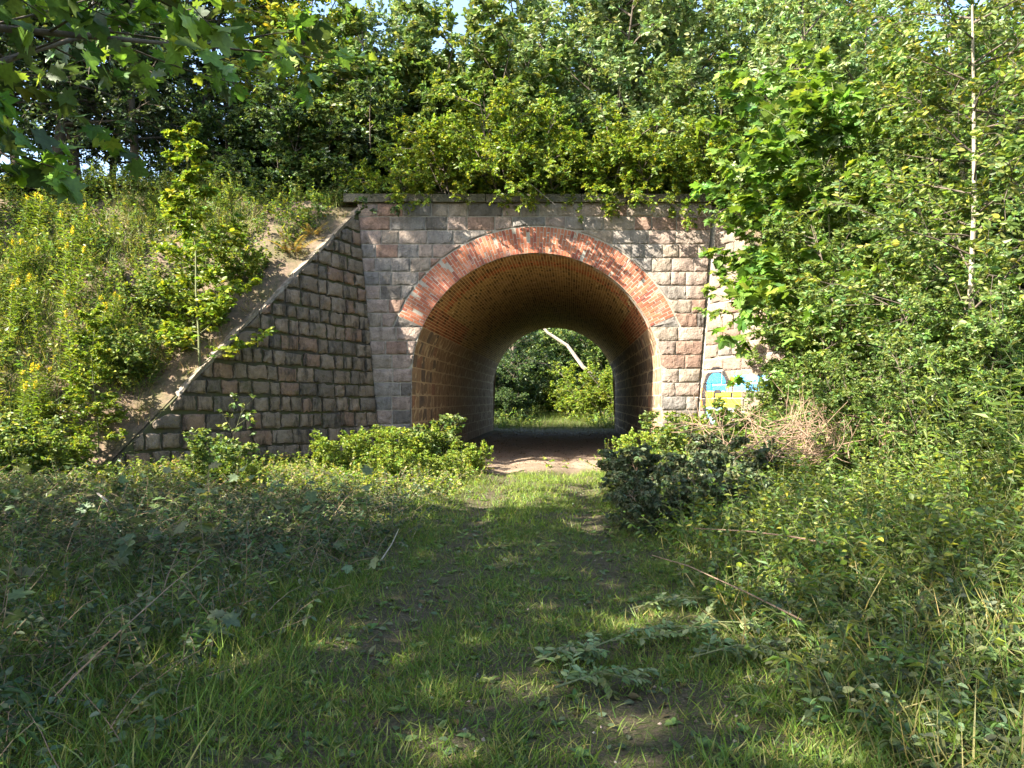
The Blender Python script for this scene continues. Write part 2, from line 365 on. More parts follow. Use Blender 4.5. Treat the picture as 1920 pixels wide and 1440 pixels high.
# ------------------------------------------------------------------ masonry
def stone_mesh(M, a0, a1, b0, b1, face=0.03, back=-0.06, rough=0.012, nx=3, nz=3, mat=None, lower=None, paint=None, bev=0.018, ragged=0.0):
    """one rock-faced stone: front grid, chamfer and sides; a0/a1 may be callables of b, b1 and b0 callables of a"""
    f0 = a0 if callable(a0) else (lambda b: a0); f1 = a1 if callable(a1) else (lambda b: a1)
    g0 = b0 if callable(b0) else (lambda a: b0); g1 = b1 if callable(b1) else (lambda a: b1)
    us = np.linspace(0, 1, nx + 1); vs = np.linspace(0, 1, nz + 1)
    if nx > 3 and nz > 3 and paint is None: us[1] *= 0.35; us[-2] = 1 - (1 - us[-2]) * 0.35; vs[1] *= 0.4; vs[-2] = 1 - (1 - vs[-2]) * 0.4
    bm_ = 0.5 * ((g0(0) if not lower else b0) + g1(0)) if not callable(b0) else None
    V = []; faces = []
    A0, A1 = (f0(b0 if not callable(b0) else 0), f1(b0 if not callable(b0) else 0))
    A = np.zeros((nz + 1, nx + 1)); Bv = np.zeros((nz + 1, nx + 1))
    for j, v in enumerate(vs):
        for i, u in enumerate(us):
            a_ = A0 + (A1 - A0) * u
            lo = g0(a_); hi = g1(a_)
            if lower is not None: lo = max(lo, lower(a_))
            b_ = lo + (hi - lo) * v
            aa0, aa1 = f0(b_), f1(b_)
            A[j, i] = aa0 + (aa1 - aa0) * u; Bv[j, i] = b_
    edge = np.zeros((nz + 1, nx + 1), bool); edge[0] = edge[-1] = True; edge[:, 0] = edge[:, -1] = True
    off = np.where(edge, face - bev + rng.normal(0, 0.004, A.shape), face + rng.normal(0, rough, A.shape) + rough * 0.5)
    jA = np.where(edge, rng.normal(0, ragged, A.shape), rng.normal(0, 0.010, A.shape)) if paint is None else 0
    if ragged and paint is None: Bv = Bv + np.where(edge, rng.normal(0, ragged, A.shape), 0); A = A + np.where(edge, jA, 0); jA = np.where(edge, 0, jA)
    P = M(A + jA, Bv, off).reshape(-1, 3)
    n = len(P); F_ = [grid_faces(nx + 1, nz + 1)]
    loop = [i for i in range(nx + 1)] + [(nx + 1) * j + nx for j in range(1, nz + 1)] + [(nx + 1) * nz + i for i in range(nx - 1, -1, -1)] + [(nx + 1) * j for j in range(nz - 1, 0, -1)]
    bp = M(A.reshape(-1)[loop], Bv.reshape(-1)[loop], np.full(len(loop), back)).reshape(-1, 3)
    L = np.array(loop); k = len(loop); q = np.arange(k); q2 = (q + 1) % k
    F_.append(np.stack([L[q], n + q, n + q2, L[q2]], -1))
    P = np.concatenate([P, bp]); c = P.mean(0)
    m_ = MB(); m_.add(P - c, F_)
    me = m_.mesh('stone', mat)
    sm = np.zeros(len(me.polygons), bool)
    if nx > 3 and nz > 3: g_ = np.zeros((nz, nx), bool); g_[1:-1, 1:-1] = True; sm[:nx * nz] = g_.ravel()
    me.polygons.foreach_set('use_smooth', sm)
    if mat is WIR:
        ca = me.color_attributes.new('paint', 'FLOAT_COLOR', 'POINT')
        pc = np.zeros((len(P), 4))
        if paint is not None: pc[:n] = paint(A.reshape(-1), Bv.reshape(-1))
        ca.data.foreach_set('color', pc.astype(np.float32).reshape(-1))
    return me, c

bridge = empty('stone_arch_underpass', (CX, YF, 0))
tag(bridge, 'granite railway underpass with a round red brick arch and dark tunnel', 'underpass')
def child(name, me, parent, wloc):
    """a part placed by world position under a parent whose own world place is origin-shifted by bridge"""
    o = bpy.data.objects.new(name, me); col.objects.link(o); o.parent = parent
    o.location = wloc; return o
BO = np.array([CX, YF, 0.0])
FX0 = lambda z: -3.06 - 0.095 * np.asarray(z, float)
FX1 = lambda z: 4.24 + 0.078 * np.asarray(z, float)
ZT = 6.11; RH = 0.325
def arcz(x, r):
    dx = abs(x - CX)
    return CZ + math.sqrt(max(r * r - dx * dx, 0)) if dx < r else -9
fw = MB()   # mortar core with the arch opening cut out
xc = np.concatenate([np.linspace(0, R - 0.004, 60), [R, R + 0.001]]); xc = np.unique(np.concatenate([CX - xc, CX + xc]))
xc = np.concatenate([[None], xc, [None]])
bot = []; topv = []
def fcol(x, lo): return [[x, YF - 0.012, lo], [x, YF - 0.012, ZT]]
colsv = []
for x in xc[1:-1]:
    dx = abs(x - CX); lo = CZ + math.sqrt(max(R * R - dx * dx, 0)) if dx < R else -0.3
    colsv.append(fcol(x, lo))
V = np.array(colsv).reshape(-1, 3); q = np.arange(len(colsv) - 1) * 2
fw.add(V - BO, np.stack([q, q + 2, q + 3, q + 1], -1))
for xs_, fe in ((CX - R - 0.001, FX0), (CX + R + 0.001, FX1)):
    P = np.array([[fe(-0.3), YF - .012, -0.3], [xs_, YF - .012, -0.3], [xs_, YF - .012, ZT], [fe(ZT), YF - .012, ZT]])
    fw.add(P - BO, np.array([[0, 1, 2, 3]] if xs_ < CX else [[1, 0, 3, 2]]))
facade = fw.build('facade_wall', MORT, bridge)
FM = lambda a, z, off: np.stack(np.broadcast_arrays(np.asarray(a, float), YF - np.asarray(off, float), np.asarray(z, float)), -1)
def add_stone(parent, org, me, c): return child('stone', me, parent, tuple(c - org))
G = 0.012
nfac = 0
k = 0
while True:
    z1 = ZT - RH * k; z0 = z1 - RH; k += 1
    if z1 < 0.1: break
    zm = 0.5 * (z0 + z1)
    wmean = 0.62 if k <= 3 else 0.46
    def seg(xa, xb):
        out = [xa]
        while xb - out[-1] > wmean * 1.45: out.append(out[-1] + wmean * rng.uniform(0.62, 1.38))
        out.append(xb); return out
    dzz = zm - CZ
    lim = RO + 0.012 if z1 > 3.45 else None
    if z0 > CZ + RO + 0.02:
        spans = [(FX0(zm), FX1(zm), None)]
    else:
        r_ = RO if z1 > 3.46 else R
        # the inner limit of this row: where the arc climbs out of the row top
        dt = z1 - 0.05 - CZ
        xi = math.sqrt(max(r_ * r_ - dt * dt, 0)) if dt > 0 else r_
        if dt >= r_: xi = 0
        low = (lambda a, r=r_: arcz(a, r + 0.012))
        if xi > 0.05: spans = [(FX0(zm), CX - xi, low), (CX + xi, FX1(zm), low)]
        else: spans = [(FX0(zm), FX1(zm), low)]
    for xa, xb, low in spans:
        if xb - xa < 0.05: continue
        e = seg(xa, xb)
        for i in range(len(e) - 1):
            a0, a1 = e[i] + G, e[i + 1] - G
            lf = (lambda b, G=G: FX0(b) + 0.003) if i == 0 and xa < CX - 3 else a0
            rf = (lambda b, G=G: FX1(b) - 0.003) if i == len(e) - 2 and xb > CX + 3 else a1
            cut = low is not None and max(low(a0), low(a1)) > z0
            me, c = stone_mesh(FM, lf, rf, z0 + G, z1 - G, face=0.034, mat=FAC, lower=low, nx=8 if cut else 6, nz=5, rough=0.008, bev=0.008)
            add_stone(facade, BO, me, c); nfac += 1
def endline(a):
    t = np.clip((abs(a - CX) - 2.672) / (3.252 - 2.672), 0, 1.15); return 3.19 + 0.258 * min(t, 1) - 1.6 * max(t - 1, 0) - 0.012
for sd in (-1, 1):
    xa, xb = sorted((CX + sd * 3.34, CX + sd * 2.70))
    me, c = stone_mesh(FM, xa, xb, 3.19, lambda a: max(endline(a), 3.2), face=0.036, mat=FAC, nx=6, nz=2, rough=0.006)
    child('stone', me, facade, tuple(c - BO))
# coping slabs
cp = empty('coping', (0, 0, 0)); cp.parent = bridge
x = -3.95
while x < 4.95:
    wd = rng.uniform(0.85, 1.25)
    m_ = MB(); x1 = min(x + wd, 5.0)
    bx = np.array([[i, j, kz] for kz in (ZT + 0.004, ZT + 0.19) for j in (YF - 0.11, YF + 0.5) for i in (x + 0.006, x1 - 0.006)])
    bx += rng.normal(0, 0.004, bx.shape); c = bx.mean(0)
    m_.add(bx - c, np.array([[0, 1, 5, 4], [1, 3, 7, 5], [3, 2, 6, 7], [2, 0, 4, 6], [4, 5, 7, 6], [0, 2, 3, 1]]))
    child('coping_stone', m_.mesh('coping_stone', COPF), cp, tuple(c - BO)); x = x1
# brick ring
ring = MB()
th = np.linspace(math.radians(24), math.radians(156), 90)
ring_in = np.stack([CX + (R + .004) * np.cos(th), np.full(90, YF - 0.019), CZ + (R + .004) * np.sin(th)], -1)
ring_out = np.stack([CX + RO * np.cos(th), np.full(90, YF - 0.019), CZ + RO * np.sin(th)], -1)
ring_bk = ring_in + [0, 0.3, 0]
q = np.arange(89)
ring.add(np.concatenate([ring_in, ring_out, ring_bk]) - BO, [np.stack([q + 1, q, q + 90, q + 91], -1), np.stack([q, q + 1, q + 181, q + 180], -1)])
ringo = ring.build('arch_ring', MORT, bridge)
def brick_mesh(L, T, D=0.11):
    m_ = MB(); c = 0.005
    o = np.array([[-L / 2, 0, -T / 2], [L / 2, 0, -T / 2], [L / 2, 0, T / 2], [-L / 2, 0, T / 2]])
    fr = o * [(L - 2 * c) / L, 1, (T - 2 * c) / T] + [0, -D / 2, 0]
    md = o + [0, -D / 2 + c, 0]; bk = o + [0, D / 2, 0]
    fr = fr + rng.normal(0, 0.0012, fr.shape)
    q = np.arange(4); q2 = (q + 1) % 4
    m_.add(np.concatenate([fr, md, bk]), [np.array([[0, 1, 2, 3]]), np.stack([q + 4, q2 + 4, q2, q], -1), np.stack([q + 8, q2 + 8, q2 + 4, q + 4], -1)])
    return m_.mesh('brick', BRICK)
BM = {L: [brick_mesh(L, 0.062) for _ in range(3)] for L in (0.235, 0.112)}
NC = 98
for i in range(NC):
    a = math.radians(24) + math.radians(132) * (i + 0.5) / NC
    lay = [(0.235), (0.235), (0.112)] if i % 2 else [(0.112), (0.235), (0.235)]
    r = R + 0.006
    for L in lay:
        rc = r + L / 2; r += L + 0.0145
        o = child('brick', BM[L][rng.integers(3)], ringo, (rc * math.cos(a), 0.055 - 0.024 + rng.normal(0, 0.0025), CZ + rc * math.sin(a)))
        o.rotation_euler = (0, -a + rng.normal(0, 0.006), 0)
        o.scale = (1, 1, 1.0 + 0.16 * (rc - R) / 0.64)
# vault: mortar shell + bricks
sh = MB(); ysv = np.linspace(YF + 0.002, YB, 40); thv = np.linspace(math.radians(22), math.radians(158), 70)
TT, YV = np.meshgrid(thv, ysv); r_ = R + 0.006
sh.add(np.stack([cxa(YV) + r_ * np.cos(TT), YV, CZ + r_ * np.sin(TT)], -1).reshape(-1, 3) - BO, grid_faces(70, 40))
vault = sh.build('tunnel_vault', MORTY, bridge, smooth=True)
def bricks_on_vault():
    nc = 92; dth = math.radians(132) / nc
    Vs = []; Cs = []
    ii, jj = np.meshgrid(np.arange(nc), np.arange(80), indexing='ij')
    ii = ii.ravel(); jj = jj.ravel()
    a0 = math.radians(24) + ii * dth; y0 = YF + 0.02 + (jj - 0.5 * (ii % 2)) * 0.245
    y1 = y0 + 0.232; y0 = np.maximum(y0, YF + 0.006); ok = (y1 < YB) & (y1 - y0 > 0.05)
    a0, y0, y1 = a0[ok], y0[ok], y1[ok]; n = len(a0)
    g = 0.0085 / R; off = rng.normal(0, 0.003, n)
    def pt(a, y, rr): return np.stack([cxa(y) + rr * np.cos(a), y, CZ + rr * np.sin(a)], -1)
    rf = R - 0.002 + off; rb = np.full(n, R + 0.02)
    P = np.stack([pt(a0 + g, y0, rf), pt(a0 + dth - g, y0, rf), pt(a0 + dth - g, y1, rf), pt(a0 + g, y1, rf),
                  pt(a0 + g, y0, rb), pt(a0 + dth - g, y0, rb), pt(a0 + dth - g, y1, rb), pt(a0 + g, y1, rb)], 1)
    f = np.array([[0, 1, 2, 3], [0, 4, 5, 1], [1, 5, 6, 2], [2, 6, 7, 3], [3, 7, 4, 0]])
    Fq = (f[None] + 8 * np.arange(n)[:, None, None]).reshape(-1, 4)
    dy = y0 - YF
    c = np.where((dy < 1.0)[:, None], np.array([0.30, 0.165, 0.075]), np.where((dy < 1.5)[:, None], np.array([0.36, 0.13, 0.06]), np.array([0.33, 0.225, 0.095])))
    k2 = (np.abs(a0 - math.pi / 2) > math.radians(54)) & (dy < 6)
    c = np.where(k2[:, None], np.array([0.30, 0.12, 0.06]), c)
    c = c * rng.uniform(0.75, 1.5, (n, 1))
    c = np.where((rng.random(n) < 0.12)[:, None], c * 0.4, c)
    m_ = MB(); m_.add(P.reshape(-1, 3) - BO, Fq, np.repeat(c, 8, 0)); return m_
tag(bricks_on_vault().build('brickwork', BRICKV, vault), kind='stuff')
# tunnel side walls
arcl = CZ + R * math.radians(24)
def tunnel_map(side):
    def M(s, a, off):
        s, a, off = np.broadcast_arrays(np.asarray(s, float), np.asarray(a, float), np.asarray(off, float))
        ang = np.clip((a - CZ) / R, 0, 9); rr = R - off
        x = cxa(YF + s) + side * rr * np.cos(ang)
        return np.stack([x, YF + s, np.where(a < CZ, a, CZ + rr * np.sin(ang))], -1)
    return M
for side in (-1, 1):
    M = tunnel_map(side); m_ = MB()
    S, A = np.meshgrid(np.linspace(0, 19, 20), np.concatenate([[-0.3], np.linspace(CZ, arcl + 0.02, 8)]))
    m_.add(M(S, A, -0.004).reshape(-1, 3) - BO, grid_faces(20, 9, flip=side < 0))
    tw = m_.build('tunnel_wall', MORTW, bridge, smooth=True)
    rest = MB(); nn = 0
    rows = np.linspace(-0.05, arcl, 11)
    Mf = M if side < 0 else (lambda s, a, off, M=M: M(s, a, off))
    stones = []
    for j in range(10):
        s = 0.006 if j % 2 else 0.006
        first = True
        while s < 18.9:
            wd = rng.uniform(0.3, 0.62); e = min(s + wd, 18.98)
            stones.append((s, j, e)); s = e
    stones.sort()
    for s, j, e in stones:
        me, c = stone_mesh(M, (s + 0.017) if side < 0 else (e - 0.017), (e - 0.017) if side < 0 else (s + 0.017), rows[j] + 0.014, rows[j + 1] - 0.014, face=0.007, back=-0.03, rough=0.006, nx=2, nz=2, mat=TUN, bev=0.009)
        if nn < 62: child('stone', me, tw, tuple(c - BO)); nn += 1
        else:
            vv = np.array([v.co for v in me.vertices]); rest.add(vv + c - BO, [np.array([list(p.vertices)]) for p in me.polygons]); bpy.data.meshes.remove(me)
    tag(rest.build('stonework', TUN, tw), kind='stuff')
# far portal closing wall
fp = MB(); colsv = []
for x in np.concatenate([[-7], np.linspace(-R, R, 50), [9]]):
    dx = abs(x); lo = CZ + math.sqrt(max(R * R - x * x, 0)) if abs(x) < R else -0.3
    X_ = cxa(YB) + x; colsv.append([[X_, YB + 0.01, lo], [X_, YB + 0.01, ZT]])
V = np.array(colsv).reshape(-1, 3); q = np.arange(len(colsv) - 1) * 2
fp.add(V - BO, np.stack([q + 2, q, q + 1, q + 3], -1)); fp.build('far_facade_wall', MORT, bridge)

# wing walls
def graffiti(px, py):
    """painted letter shapes, returns rgba"""
    def box(x0, x1, y0, y1): return (px >= x0) & (px <= x1) & (py >= y0) & (py <= y1)
    def ell(cx, cy, rx, ry): return ((px - cx) / rx) ** 2 + ((py - cy) / ry) ** 2 <= 1
    out = np.zeros((len(px), 4))
    def put(mask, c): out[mask] = (*c, 1)
    blk = (0.02, 0.018, 0.02); blue = (0.03, 0.26, 0.55); yel = (0.62, 0.42, 0.03); pale = (0.26, 0.47, 0.52); org = (0.5, 0.13, 0.02)
    put(box(1304, 1314, 728, 762), org); put(box(1360, 1368, 706, 724), org)
    put(ell(1335, 745, 28, 58) & (px < 1356 + np.clip(740 - py, -12, 30)), blk)
    put(ell(1334, 724, 18, 25) & (py < 734), blue)
    put(box(1315, 1380, 734, 764) & (px > 1312 + np.abs(py - 748) * 0.1), yel)
    put(box(1315, 1352, 764, 797) & ell(1336, 758, 22, 40), pale)
    put(ell(1337, 736, 7.5, 6) & (py < 738), blk); put(box(1328, 1332.5, 737, 765), blk); put(box(1330, 1339, 760, 766), blk)
    put(box(1360.5, 1364.5, 736, 750), blk)
    put(box(1353, 1362, 725, 734), (0.18, 0.40, 0.58)); put(box(1367, 1432, 703, 734), (0.09, 0.28, 0.55))
    put(ell(1400, 707, 9, 6), (0.4, 0.48, 0.6)); put(ell(1428, 710, 7, 5), (0.4, 0.48, 0.6)); put(box(1409, 1412, 720, 736), blk)
    put(box(1352, 1372, 766, 790) & ((px + py) % 9 < 6), (0.4, 0.5, 0.62))
    return out
def build_wing(side, M, label, mat, mort, gap, face, rough, rows_h, wm, seedcount):
    root = empty('wing_wall', tuple(M(2.5, 0, -0.2))); org = np.array(root.location)
    tag(root, label, 'wall')
    core = MB()
    ss = np.linspace(-0.1, 6.2, 22); 
    P = []
    for s in ss:
        P.append([M(s, -0.4, 0.0), M(s, wtop(max(s, 0)) , 0.0), M(s, wtop(max(s, 0)), -0.4)])
    P = np.array(P).reshape(-1, 3); q = np.arange(21) * 3
    f = np.concatenate([np.stack([q, q + 1, q + 4, q + 3], -1), np.stack([q + 1, q + 2, q + 5, q + 4], -1)])
    core.add(P - org, f if side < 0 else f[:, ::-1]); core.build('mortar_core', mort, root)
    z = -0.1; nst = 0
    while z < 5.75:
        h = rows_h * rng.uniform(0.92, 1.08)
        tilt = 0.15 * (max(z, 0) / 6) ** 1.5
        send = 0.35 + (5.95 - (z + h * 0.6)) / 0.985 - 0.0
        s = 0.0616 * max(z, 0) + 0.03
        while s < send - 0.1:
            wd = wm * rng.uniform(0.62, 1.4); e = min(s + wd, send)
            if send - e < 0.16: e = send
            j0, j1 = rng.normal(0, rough * 0.9, 2)
            g0 = lambda a, z=z, t=tilt, j0=j0: z + t * a + gap / 2 + j0
            top = lambda a, z=z, t=tilt, h=h, j1=j1: min(z + h + t * a - gap / 2 + j1, float(wtop(a)) - 0.015)
            if top(0.5 * (s + e)) - g0(0.5 * (s + e)) > 0.07:
                a0, a1 = s + gap / 2, e - gap / 2
                pt = None; nx = nz = 5
                if side > 0 and s < 2.0 and 0.5 < z < 2.4:
                    nx, nz = int((a1 - a0) / 0.022) + 2, int(h / 0.022) + 1
                    def pt(A, B):
                        W = M(A, B, 0.03); return graffiti(960 - 9 + W[:, 0] / W[:, 1] * F, 748 - (W[:, 2] - CAM_Z) / W[:, 1] * F)
                aa, bb = (a1, a0) if side < 0 else (a0, a1)
                top_ = lambda a: max(top(a), g0(a) + 0.01)
                me, c = stone_mesh(M, aa, bb, g0, top_, face=face * rng.uniform(0.8, 1.25), rough=rough if pt is None else 0.004, mat=mat, nx=nx, nz=nz, paint=pt, bev=0.014 if pt is None else 0.012, ragged=0.010 if side < 0 else 0.003)
                child('stone', me, root, tuple(c - org)); nst += 1
            s = e
        z += h
    # sloping coping in slabs
    s = 6.15
    while s > 0.1:
        l = rng.uniform(0.4, 0.95); e = max(s - l, 0.02)
        if rng.random() < (0.62 if side < 0 else 0.9):
            dz = rng.normal(-0.01, 0.02)
            pts = []
            for off in (0.055, -0.36):
                for s_ in (s - 0.012, 0.5 * (s + e), e + 0.012):
                    for h_ in (0.004, 0.10 + rng.normal(0, 0.016)):
                        pts.append(M(s_, wtop(s_) + h_ + dz, off + rng.normal(0, 0.015)))
            P = np.array(pts)      # index off*6 + s*2 + h
            f = np.array([[0, 2, 3, 1], [2, 4, 5, 3], [8, 6, 7, 9], [10, 8, 9, 11], [1, 3, 9, 7], [3, 5, 11, 9], [0, 1, 7, 6], [4, 10, 11, 5], [0, 6, 8, 2], [2, 8, 10, 4]])
            c = P.mean(0); m_ = MB(); m_.add(P - c, f if side < 0 else f[:, ::-1]); child('coping_slab', m_.mesh('coping_slab', COP), root, tuple(c - org))
        s = e
    return root
build_wing(-1, WL, 'weathered wing wall of dark mossy granite blocks with sloping coping', WIN, MORTD, 0.042, 0.05, 0.011, 0.315, 0.36, 0)
build_wing(1, WR, 'sunlit pink granite wing wall with blue and yellow graffiti', WIR, MORT, 0.018, 0.028, 0.012, 0.325, 0.42, 0)

# ------------------------------------------------------------------ plant kit
def grow(base, dirn, length, K, wob, up):
    n = len(base); P = np.zeros((n, K, 3)); P[:, 0] = base; d = norm(dirn)
    for k in range(1, K):
        d = norm(d + rng.normal(0, wob, (n, 3)) + np.array([0, 0, up]))
        P[:, k] = P[:, k - 1] + d * (length / (K - 1))[:, None]
    return P
def interp(P, idx, t):
    K = P.shape[1]; f = np.clip(t, 0, 0.9999) * (K - 1); i = f.astype(int); fr = (f - i)[:, None]
    a = P[idx, i]; b = P[idx, i + 1]
    return a * (1 - fr) + b * fr, norm(b - a)
def perp_of(tan, az):
    ref = np.where(np.abs(tan[:, 2:3]) < 0.9, np.array([0, 0, 1.0]), np.array([1.0, 0, 0]))
    p = norm(np.cross(tan, ref)); q = np.cross(tan, p)
    return p * np.cos(az)[:, None] + q * np.sin(az)[:, None]
def spawn(P, L, n, t0, t1, ang, angsd, lf, taper, K=4, wob=0.12, up=0.05, flat=0.0):
    Np = len(P); idx = np.repeat(np.arange(Np), n); j = np.tile(np.arange(n), Np)
    t = t0 + (t1 - t0) * (j + rng.random(Np * n)) / n
    pos, tan = interp(P, idx, t)
    az = j * 2.4 + np.repeat(rng.random(Np) * 6.28, n) + rng.normal(0, 0.4, Np * n)
    pp = perp_of(tan, az)
    if flat: pp = norm(pp * np.array([1, 1, 1 - flat]))
    a = np.radians(rng.normal(ang, angsd, Np * n))[:, None]
    d = np.cos(a) * tan + np.sin(a) * pp
    if flat: d = norm(d * np.array([1, 1, 1 - flat * 0.6]))
    ln = lf * L[idx] * (1 - taper * (t - t0) / max(t1 - t0, 1e-6)) * rng.uniform(0.65, 1.3, Np * n)
    return grow(pos, d, ln, K, wob, up), ln
def tubes(mb, P, r0, r1, sides=5):
    n, K, _ = P.shape
    T = np.empty_like(P); T[:, 1:-1] = P[:, 2:] - P[:, :-2]; T[:, 0] = P[:, 1] - P[:, 0]; T[:, -1] = P[:, -1] - P[:, -2]; T = norm(T)
    ref = np.where(np.abs(T[..., 2:3]) < 0.9, np.array([0, 0, 1.0]), np.array([1.0, 0, 0])); ref = np.broadcast_to(ref[:, :1], ref.shape)
    p = norm(np.cross(T, ref)); q = np.cross(T, p)
    r0 = np.broadcast_to(np.asarray(r0, float), (n,)); r1 = np.broadcast_to(np.asarray(r1, float), (n,))
    rr = r0[:, None] + (r1 - r0)[:, None] * np.linspace(0, 1, K)[None]
    a = np.arange(sides) * 2 * math.pi / sides
    V = P[:, :, None] + rr[:, :, None, None] * (p[:, :, None] * np.cos(a)[None, None, :, None] + q[:, :, None] * np.sin(a)[None, None, :, None])
    b = (np.arange(n) * K * sides)[:, None, None]; k = (np.arange(K - 1) * sides)[None, :, None]; s = np.arange(sides)[None, None, :]; s2 = (s + 1) % sides
    f = np.stack([b + k + s, b + k + s2, b + k + sides + s2, b + k + sides + s], -1).reshape(-1, 4)
    mb.add(V.reshape(-1, 3), f)
# leaf outlines: x along the leaf, y across, z up from the blade
def fanleaf(pts, fold=0.12, droop=0.12):
    P = np.array([(0.45, 0, 0)] + [(x, y, 0) for x, y in pts], float)
    P[:, 2] = fold * np.abs(P[:, 1]) - droop * P[:, 0] ** 2
    n = len(pts); i = np.arange(n)
    return P, np.stack([np.zeros(n, int), i + 1, (i + 1) % n + 1], -1)
DIAM = (np.array([[0, 0, 0], [0.45, -0.28, 0.07], [1, 0, -0.06], [0.45, 0.28, 0.07]]), np.array([[0, 1, 2], [0, 2, 3]]))
OVAL = (np.array([[0, 0, 0], [0.3, -0.27, 0.07], [0.68, -0.22, 0.03], [1, 0, -0.14], [0.68, 0.22, 0.03], [0.3, 0.27, 0.07], [0.5, 0, -0.02]]),
        np.array([[0, 1, 6], [1, 2, 6], [2, 3, 6], [3, 4, 6], [4, 5, 6], [5, 0, 6]]))
OVALQ = (np.array([[0, 0, 0], [0.33, -0.27, 0.06], [0.72, -0.2, 0.0], [1, 0, -0.12], [0.72, 0.2, 0.0], [0.33, 0.27, 0.06]]), np.array([[0, 1, 2], [0, 2, 3], [0, 3, 4], [0, 4, 5]]))
LANCE = (np.array([[0, 0, 0], [0.4, -0.1, 0.02], [1, 0, -0.22], [0.4, 0.1, 0.02]]), np.array([[0, 1, 2], [0, 2, 3]]))
OAK = fanleaf([(0, 0), (.18, .08), (.3, .2), (.42, .13), (.55, .28), (.68, .17), (.82, .24), (1, 0), (.82, -.24), (.68, -.17), (.55, -.28), (.42, -.13), (.3, -.2), (.18, -.08)])
hm = [(0.02, .06), (-.02, .34), (.22, .28), (.24, .56), (.40, .40), (.66, .60), (.62, .22), (.80, .22)]
MAPLE = fanleaf([(0, 0)] + hm + [(1.02, 0)] + [(x, -y) for x, y in hm[::-1]], 0.10, 0.16)
def leaves(mb, T, pos, axis, nrm, size, colr):
    Tv, Tf = T; n = len(pos); k = len(Tv)
    a = norm(axis); nn = norm(nrm - (nrm * a).sum(-1, keepdims=True) * a); b = np.cross(nn, a)
    s = np.asarray(size)[:, None, None]
    curl = rng.uniform(0.3, 1.9, n)[:, None, None]
    V = pos[:, None] + s * (Tv[None, :, 0:1] * a[:, None] + Tv[None, :, 1:2] * b[:, None] + curl * Tv[None, :, 2:3] * nn[:, None])
    mb.add(V.reshape(-1, 3), (Tf[None] + k * np.arange(n)[:, None, None]).reshape(-1, Tf.shape[1]), np.repeat(colr, k, 0))
def pal(cols, n, jit=0.16, wts=None):
    c = np.array(cols)[rng.choice(len(cols), n, p=wts)]
    c = c * rng.uniform(1 - jit, 1 + jit, (n, 1)); c[:, 0] *= rng.uniform(0.85, 1.2, n)
    return np.clip(c, 0.004, 1)
def twig_leaves(mb, P, nl, t0, T, size, colf, up=0.8, rnd=0.45, side=0.85, fwd=0.55, droop=0.1, hang=0.0):
    Np = len(P); idx = np.repeat(np.arange(Np), nl); j = np.tile(np.arange(nl), Np)
    t = t0 + (1 - t0) * (j + rng.random(Np * nl) * 0.9) / nl
    pos, tan = interp(P, idx, t)
    sd = perp_of(tan, np.zeros(len(tan))) * np.where(j % 2, 1, -1)[:, None]
    ax = tan * fwd + sd * side + rng.normal(0, 0.3, pos.shape) + np.array([0, 0, -droop])
    if hang: ax = ax * (1 - hang) + np.array([0, 0, -1.0]) * hang
    nr = np.array([0, 0, up]) + rng.normal(0, rnd, pos.shape)
    tone = rng.uniform(0.72, 1.3, (Np, 1)) * np.stack([rng.uniform(0.85, 1.2, Np), np.ones(Np), rng.uniform(0.8, 1.2, Np)], -1)
    leaves(mb, T, pos, ax, nr, size * rng.uniform(0.6, 1.25, len(pos)), colf(len(pos)) * tone[idx])

YG = [(0.145, 0.20, 0.020), (0.11, 0.17, 0.020), (0.19, 0.215, 0.022), (0.085, 0.145, 0.022)]
PV = [(0.20, 0.28, 0.025), (0.16, 0.245, 0.025), (0.27, 0.31, 0.03), (0.12, 0.195, 0.025)]
MG = [(0.075, 0.125, 0.022), (0.055, 0.10, 0.02), (0.095, 0.14, 0.03), (0.12, 0.155, 0.032)]
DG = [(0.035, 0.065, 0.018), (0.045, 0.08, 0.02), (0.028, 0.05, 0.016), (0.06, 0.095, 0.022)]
GG = [(0.095, 0.14, 0.042), (0.075, 0.115, 0.03), (0.12, 0.16, 0.055), (0.06, 0.095, 0.024)]
MAP = [(0.085, 0.155, 0.018), (0.07, 0.135, 0.018), (0.12, 0.185, 0.02), (0.055, 0.105, 0.018)]
WILT = [(0.062, 0.085, 0.03), (0.048, 0.066, 0.022), (0.085, 0.105, 0.04), (0.04, 0.056, 0.018)]
for _p, _k in ((YG, 1.45), (MG, 1.55), (DG, 1.3), (GG, 2.1), (MAP, 1.55), (WILT, 1.7)):
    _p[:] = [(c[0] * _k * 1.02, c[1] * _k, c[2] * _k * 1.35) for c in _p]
P_ = lambda c, jit=0.2: (lambda n: pal(c, n, jit))

